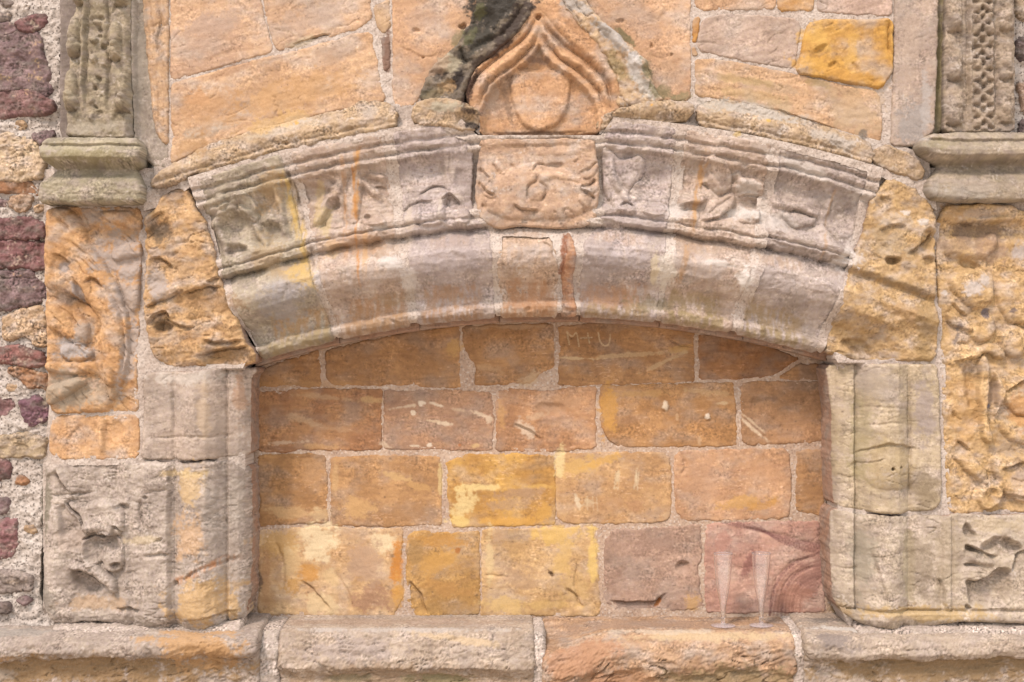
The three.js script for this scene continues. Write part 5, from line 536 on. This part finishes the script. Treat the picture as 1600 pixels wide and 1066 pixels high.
// ------------------------------------------------------------------ sill
{
  const T = thing('stone_sill', 'rough projecting sandstone sill in four lengths below the recess', 'sill');
  // profile points [z, v]: v is the drop below eye level; the stones run along x
  function sillStone(x0, x1, prof, pal, o) {
    const L = [0]; for (let i = 1; i < prof.length; i++) L.push(L[i - 1] + Math.hypot(prof[i][0] - prof[i - 1][0], prof[i][1] - prof[i - 1][1]));
    const T0 = L[L.length - 1], h = 1.6, nx = Math.ceil((x1 - x0) / h), nt = Math.ceil(T0 / h), P = [], Cc = [], U = [], I = [];
    const col = prepCol(pal, { ba: o.ba || 0, bt: 8, bs: 0.5, sp: 0.16, pit: 0.5, ps: 50, ...(o.c || {}) });
    const stl = (o.st || []).map((s) => ({ x: s[0], y: s[1], rx: s[2], ry: s[3], ca: Math.cos((s[4] || 0) * Math.PI / 180), sa: Math.sin((s[4] || 0) * Math.PI / 180), c: C(s[5]), s: s[6], bb: [s[0] - 1.5 * Math.max(s[2], s[3]), s[1] - 1.5 * Math.max(s[2], s[3]), s[0] + 1.5 * Math.max(s[2], s[3]), s[1] + 1.5 * Math.max(s[2], s[3])], m: 0 }));
    const st = { gr: 1.1, col, off: o.off, stains: stl };
    const at = (t) => { const d = t * T0; let i = 1; while (i < L.length - 1 && L[i] < d) i++; const q = clamp((d - L[i - 1]) / (L[i] - L[i - 1]), 0, 1); return [prof[i - 1][0] + (prof[i][0] - prof[i - 1][0]) * q, prof[i - 1][1] + (prof[i][1] - prof[i - 1][1]) * q]; };
    for (let j = 0; j <= nt; j++) {
      const a = at(Math.max(0, j / nt - 0.012)), b = at(Math.min(1, j / nt + 0.012)), c = at(j / nt); const tx = b[0] - a[0], ty = b[1] - a[1], tl = Math.hypot(tx, ty) || 1, nz = ty / tl, nv = -tx / tl, s = j / nt * T0;
      for (let i = 0; i <= nx; i++) {
        const x = x0 + (x1 - x0) * i / nx, top = ss(0.5, 0.95, -nv);
        const wob = (o.wa || 1) * (10 * noise(x / 120 + o.off, 3.3) + 6 * noise(x / 38 + o.off, 8.3) + 3 * noise(x / 15, o.off)) * ss(40, 100, s);
        let d = (o.amp || 4) * (1 - 0.75 * top) * fbm(x / 60 + o.off, (s + wob) / 30, 4) + (o.bed || 3) * (1 - 0.7 * top) * ridged(x / 90 + o.off, (s + wob + 8 * noise(x / 70, s / 60) + x * (o.dip || 0)) / 15, 3) + 1.2 * noise(x / 4, s / 4) + 1.8 * (1 - 0.6 * top) * ridged(x / 34 + o.off, s / 13, 4) + 2.2 * (1 - 0.6 * top) * fbm(x / 18 + o.off, s / 11, 3) - (o.bed || 3) * 1.3 * (1 - top) * ss(0.09, 0, Math.abs(noise(x / 60 + o.off, (s + wob + x * (o.dip || 0)) / 13))) * ss(0, 0.3, noise(x / 40, s / 30 + o.off));
        const e = Math.min(x - x0, x1 - x) / 8; if (e < 1) d -= 9 * (1 - Math.sqrt(Math.max(0, 1 - (1 - e) ** 2)));
        const z = c[0] + nz * d + wob * 0.25, v = c[1] + nv * d + wob * 0.3 * (1 - top) + (o.drop ? o.drop(x + CX, s) : 0);
        P.push((x + (j ? 1.5 * noise(s / 20, o.off + (i < 3 ? 1 : i > nx - 3 ? 5 : 9)) : 0)) * S, EYE - v * S, z * S); U.push(x * S / 0.42, s * S / 0.42);
        const k = stoneCol(st, x + CX, s + 500); Cc.push(Math.max(0.004, k[0]), Math.max(0.004, k[1]), Math.max(0.004, k[2]));
      }
    }
    for (let j = 0; j < nt; j++) for (let i = 0; i < nx; i++) { const a = j * (nx + 1) + i, b = a + nx + 1; I.push(a, b, a + 1, a + 1, b, b + 1); }
    for (const [i, f] of [[0, 0], [nx, 1]]) {                       // end faces going back into the wall
      let prev = -1; for (let j = 0; j <= nt; j++) { const q = j * (nx + 1) + i; P.push(P[q * 3], P[q * 3 + 1], P[q * 3 + 2], P[q * 3], P[q * 3 + 1] - 0.01, -0.03); U.push(0, 0, 0.2, 0); for (let r = 0; r < 2; r++) Cc.push(Cc[q * 3], Cc[q * 3 + 1], Cc[q * 3 + 2]); const n = P.length / 3 - 2; if (prev >= 0) { if (f) I.push(prev, n, prev + 1, n, n + 1, prev + 1); else I.push(prev, prev + 1, n, n, prev + 1, n + 1); } prev = n; }
    }
    const g = new THREE.BufferGeometry(); g.setAttribute('position', new THREE.Float32BufferAttribute(P, 3)); g.setAttribute('color', new THREE.Float32BufferAttribute(Cc, 3)); g.setAttribute('uv', new THREE.Float32BufferAttribute(U, 2)); g.setIndex(I); g.computeVertexNormals(); tris += I.length / 3;
    const m = new THREE.Mesh(g, matStone); m.name = o.name || 'sill_stone'; m.castShadow = m.receiveShadow = true; if (o.label) m.userData.label = o.label; T.add(m); return m;
  }
  const X = (px, z) => (px - CX) * (D - z) / D;
  // s coordinate of the stains: 500 + length along the profile from the wall
  sillStone(X(-60, 140), X(404, 130), [[-8, 426], [70, 428], [118, 431], [140, 437], [150, 446], [152, 458], [146, 464], [132, 468], [128, 480], [128, 500], [128, 560]], ['#ad9d90', '#b7a89a', '#a0907f'], { off: 3.3, amp: 7, bed: 2.5, wa: 1.6, label: 'left sill stone with grey lip over brown face', st: [[120, 715, 340, 36, 0, '#a08258', 0.95], [330, 660, 70, 50, 0, '#c69c68', 0.9], [360, 690, 60, 30, 0, '#b98e58', 0.8], [20, 680, 60, 8, 0, '#b98e54', 0.7], [40, 720, 30, 12, 0, '#b5aca2', 0.5], [60, 630, 60, 20, 0, '#9a958e', 0.6]], c: { li: 0.15 } });
  sillStone(X(434, 110), X(836, 110), [[-8, 429], [60, 430.5], [96, 432], [104, 438], [112, 452], [121, 474], [124, 484], [116, 489], [110, 498], [108, 520], [108, 570]], ['#b5a28e', '#c0ae9a', '#a69078'], { off: 9.1, amp: 4, bed: 3, wa: 1.2, label: 'pale grey pink sill stone', st: [[640, 605, 200, 8, 0, '#c6beb6', 0.6], [720, 622, 80, 7, 8, '#d6bc94', 0.7], [560, 640, 80, 20, 0, '#aa9c98', 0.5], [620, 560, 220, 30, 0, '#b0937a', 0.5], [640, 690, 220, 30, 0, '#a38868', 0.7], [690, 690, 60, 14, 0, '#8c8458', 0.7], [560, 690, 40, 10, 0, '#8f8660', 0.5]] });
  sillStone(X(847, 110), X(1244, 110), [[-8, 432], [60, 433.5], [92, 436], [106, 443], [116, 452], [124, 468], [124, 482], [119, 492], [116, 510], [114, 570]], ['#b8936f', '#c4a07c', '#9f7c5a'], { off: 15.7, amp: 7, bed: 4.5, wa: 1.4, drop: (x, s) => ss(20, 80, s) * (20 * ss(960, 858, x)), dip: 0.06, ba: 4, label: 'rough orange layered sill stone under the flutes', st: [[900, 640, 70, 36, 0, '#c08e68', 0.7], [1100, 612, 150, 12, 0, '#d6bb90', 0.8], [1020, 602, 120, 8, 0, '#d2c2ac', 0.6], [1000, 560, 160, 30, 0, '#a88a72', 0.7], [1120, 680, 140, 22, 0, '#8f7c52', 0.7], [950, 680, 80, 16, 0, '#b5855c', 0.7], [1180, 575, 40, 16, 0, '#b09a84', 0.6]], c: { bs: 0.6, bt: 6 } });
  sillStone(X(1256, 130), X(1660, 140), [[-8, 426], [60, 427], [112, 431], [136, 436], [148, 444], [151, 458], [146, 464], [130, 466], [127, 476], [127, 500], [127, 570]], ['#b3a18e', '#bcab98', '#a5927d'], { off: 21.3, amp: 5, bed: 2, wa: 1.5, label: 'right sill stone with pale lip over brown face', st: [[1450, 712, 240, 30, 0, '#9c8159', 0.95], [1300, 612, 80, 14, 8, '#d5d0c8', 0.8], [1270, 650, 34, 20, 20, '#8e827c', 0.8], [1420, 625, 60, 8, 0, '#dcd6ce', 0.6], [1500, 610, 90, 8, 0, '#cbb68e', 0.6], [1275, 560, 40, 20, 0, '#77706a', 0.7], [1340, 590, 50, 12, 10, '#a3a08c', 0.7]] });
  sillStone(X(402, 115), X(436, 115), [[-8, 431], [60, 433], [92, 436], [110, 452], [118, 470], [118, 490], [112, 570]], ['#c3b6aa', '#cec2b7', '#a5988c'], { off: 31, amp: 3, bed: 0.5, name: 'mortar_joint', c: { sp: 0.3, pit: 1.2, bs: 0.2 } });
  sillStone(X(830, 108), X(853, 108), [[-8, 432], [60, 433], [94, 436], [106, 448], [114, 466], [114, 490], [108, 570]], ['#c3b6aa', '#cec2b7', '#a5988c'], { off: 33, amp: 3, bed: 0.5, name: 'mortar_joint', c: { sp: 0.3, pit: 1.2, bs: 0.2 } });
  sillStone(X(1238, 118), X(1262, 118), [[-8, 430], [60, 432], [98, 436], [114, 448], [124, 462], [121, 480], [118, 570]], ['#c0b3a7', '#cbbfb4', '#a3968a'], { off: 35, amp: 3, bed: 0.5, name: 'mortar_joint', c: { sp: 0.3, pit: 1.2, bs: 0.2 } });
  // fillet of mortar where the jamb blocks meet the sill
  sillStone(X(70, 140), X(376, 120), [[60, 416], [96, 421], [110, 426], [121, 434], [117, 440]], ['#b6a79a', '#c2b4a8', '#94867b'], { off: 37, amp: 10, wa: 1.5, bed: 1, name: 'mortar_joint', c: { sp: 0.3, pit: 1.4, bs: 0.2 } });
  sillStone(X(1338, 118), X(1660, 140), [[60, 413], [96, 418], [112, 423], [124, 433], [119, 440]], ['#b6a79a', '#c2b4a8', '#94867b'], { off: 39, amp: 10, wa: 1.5, bed: 1, name: 'mortar_joint', c: { sp: 0.35, pit: 1.4, bs: 0.2 } });
}
// ------------------------------------------------------------------ plastic champagne flutes
{
  const clear = new THREE.MeshPhysicalMaterial({ color: 0xffffff, transmission: 0.982, thickness: 0.0012, ior: 1.49, roughness: 0, metalness: 0 });
  const haze = new THREE.MeshPhysicalMaterial({ color: 0xf4f2f6, transmission: 0.82, thickness: 0, ior: 1.5, roughness: 0.05 });
  const lathe = (pts) => new THREE.LatheGeometry(pts.map(([r, y]) => new THREE.Vector2(r * S, y * S)), 72);
  const make = (px, py, z, turn, label) => {
    const k = (D - z) / D, T = thing('champagne_flute', label, 'glass', 'clear plastic flutes on the sill');
    T.position.set((px - CX) * S * k, EYE - (py - CY) * S * k + 0.0008, z * S); T.rotation.set(0, turn, 0);
    // thin moulded shell: outer wall, lip and inner wall
    const outer = [[0.01, 5.1], [3.1, 5.2], [3.3, 8], [3.4, 18], [4.2, 28], [5.8, 38], [7.8, 48], [9.6, 57], [10.6, 64], [11.6, 74], [12.8, 88], [13.8, 100], [14.4, 109.4]];
    const bowl = new THREE.Mesh(lathe([...outer, [14.5, 110.3], [14.2, 110.7], [13.7, 110.2], ...outer.slice(3).reverse().map(([r, y]) => [r - 0.8, y + 0.3]), [2.2, 12], [0.01, 11.5]]), clear);
    bowl.name = 'bowl'; const base = new THREE.Mesh(lathe([[0.01, 0.3], [17.6, 0.2], [18.4, 0.7], [18.2, 1.4], [14, 2.2], [6, 3.4], [3.6, 4.4], [3.0, 5.4], [0.01, 5.6]]), haze); base.name = 'base';
    const rim = new THREE.Mesh(new THREE.TorusGeometry(14.2 * S, 0.42 * S, 10, 72), haze); rim.rotation.x = Math.PI / 2; rim.position.y = 110.3 * S; rim.name = 'rim';
    for (const m of [bowl, base, rim]) { m.castShadow = m.receiveShadow = true; T.add(m); }
    return T;
  };
  make(1130, 979, 66, 0.3, 'clear plastic champagne flute on the sill, the one nearer the grey block');
  make(1189.5, 978.5, 66, 1.1, 'clear plastic champagne flute on the sill, the one nearer the right jamb').name = 'champagne_flute_001';
}
// ------------------------------------------------------------------ ground and the wall around the photographed piece
{
  const g = new THREE.PlaneGeometry(300, 300, 1, 1); g.rotateX(-Math.PI / 2);
  const n = 512, d = new Uint8Array(n * n * 4); for (let j = 0; j < n; j++) for (let i = 0; i < n; i++) { const a = fbm(i / 40, j / 40, 4), b = noise(i / 3, j / 3), v = 1 + 0.25 * a + 0.3 * b; d.set([clamp(176 * v, 0, 255), clamp(162 * v, 0, 255), clamp(146 * v, 0, 255), 255], (j * n + i) * 4); }
  const t = new THREE.DataTexture(d, n, n); t.colorSpace = THREE.SRGBColorSpace; t.wrapS = t.wrapT = THREE.RepeatWrapping; t.repeat.set(150, 150); t.magFilter = THREE.LinearFilter; t.needsUpdate = true;
  const m = new THREE.Mesh(g, new THREE.MeshStandardMaterial({ map: t, roughness: 0.97 })); m.name = 'gravel_ground'; m.userData.kind = 'structure'; m.receiveShadow = true; scene.add(m);
}
{
  // the masonry goes on beyond the picture, in plain coursed blocks
  const pals = [['#c3a07c', '#ccaa86', '#b5916c'], ['#b8a48e', '#c2ae9a', '#a8947e'], ['#c49c6c', '#cfa878', '#b48a5c'], ['#b59a88', '#c0a694', '#a58a78']];
  function courses(T, name, x0, x1, y0, y1, rows, z, zr, len) {
    const hh = (y1 - y0) / rows;
    for (let r = 0; r < rows; r++) { let x = x0; while (x < x1 - 20) { let w = len * (0.7 + 0.6 * rnd()); if (x + w > x1 - len * 0.4) w = x1 - x; const a = y0 + r * hh; stone(T, name, [x + 3, a + 3, x + w / 2, a + 3 + 2 * rnd(), x + w - 3, a + 3, x + w - 3, a + hh - 3, x + w / 2, a + hh - 3, x + 3, a + hh - 3], z, pals[Math.floor(rnd() * 4)], 'ashlar', { h: 9, zr, e: [12, 9], lf: [5, 60] }); x += w; } }
    mortar(T, [x0, y0, x1, y0, x1, y1, x0, y1], z - 3, MF, { h: 12, zr, skirt: 20 });
  }
  courses(thing('high_wall', 'coursed sandstone wall rising above the arch and pilasters', 'wall'), 'wall_block', -620, 2260, -620, -46, 5, 112, 115, 230);
  courses(thing('plinth_wall', 'coursed sandstone plinth under the projecting sill', 'wall'), 'plinth_block', -620, 2260, 1106, 1630, 4, 108, 110, 260);
  courses(thing('far_left_wall', 'coursed sandstone wall beyond the left rubble strip', 'wall'), 'wall_block', -620, -44, -46, 1106, 9, 92, 92, 200);
  courses(thing('far_right_wall', 'coursed sandstone wall beyond the right carved panel', 'wall'), 'wall_block', 1660, 2260, -46, 1106, 9, 108, 110, 200);
}
console.log('triangles', tris);
scene.traverse((o) => { if (o.isGroup && o.parent === scene && o.position.lengthSq() === 0) {   // put each group's origin at its base
  const b = new THREE.Box3().setFromObject(o), c = b.getCenter(new THREE.Vector3()); c.y = b.min.y;
  for (const k of o.children) k.position.sub(c); o.position.copy(c);
} });
renderer.render(scene, camera);
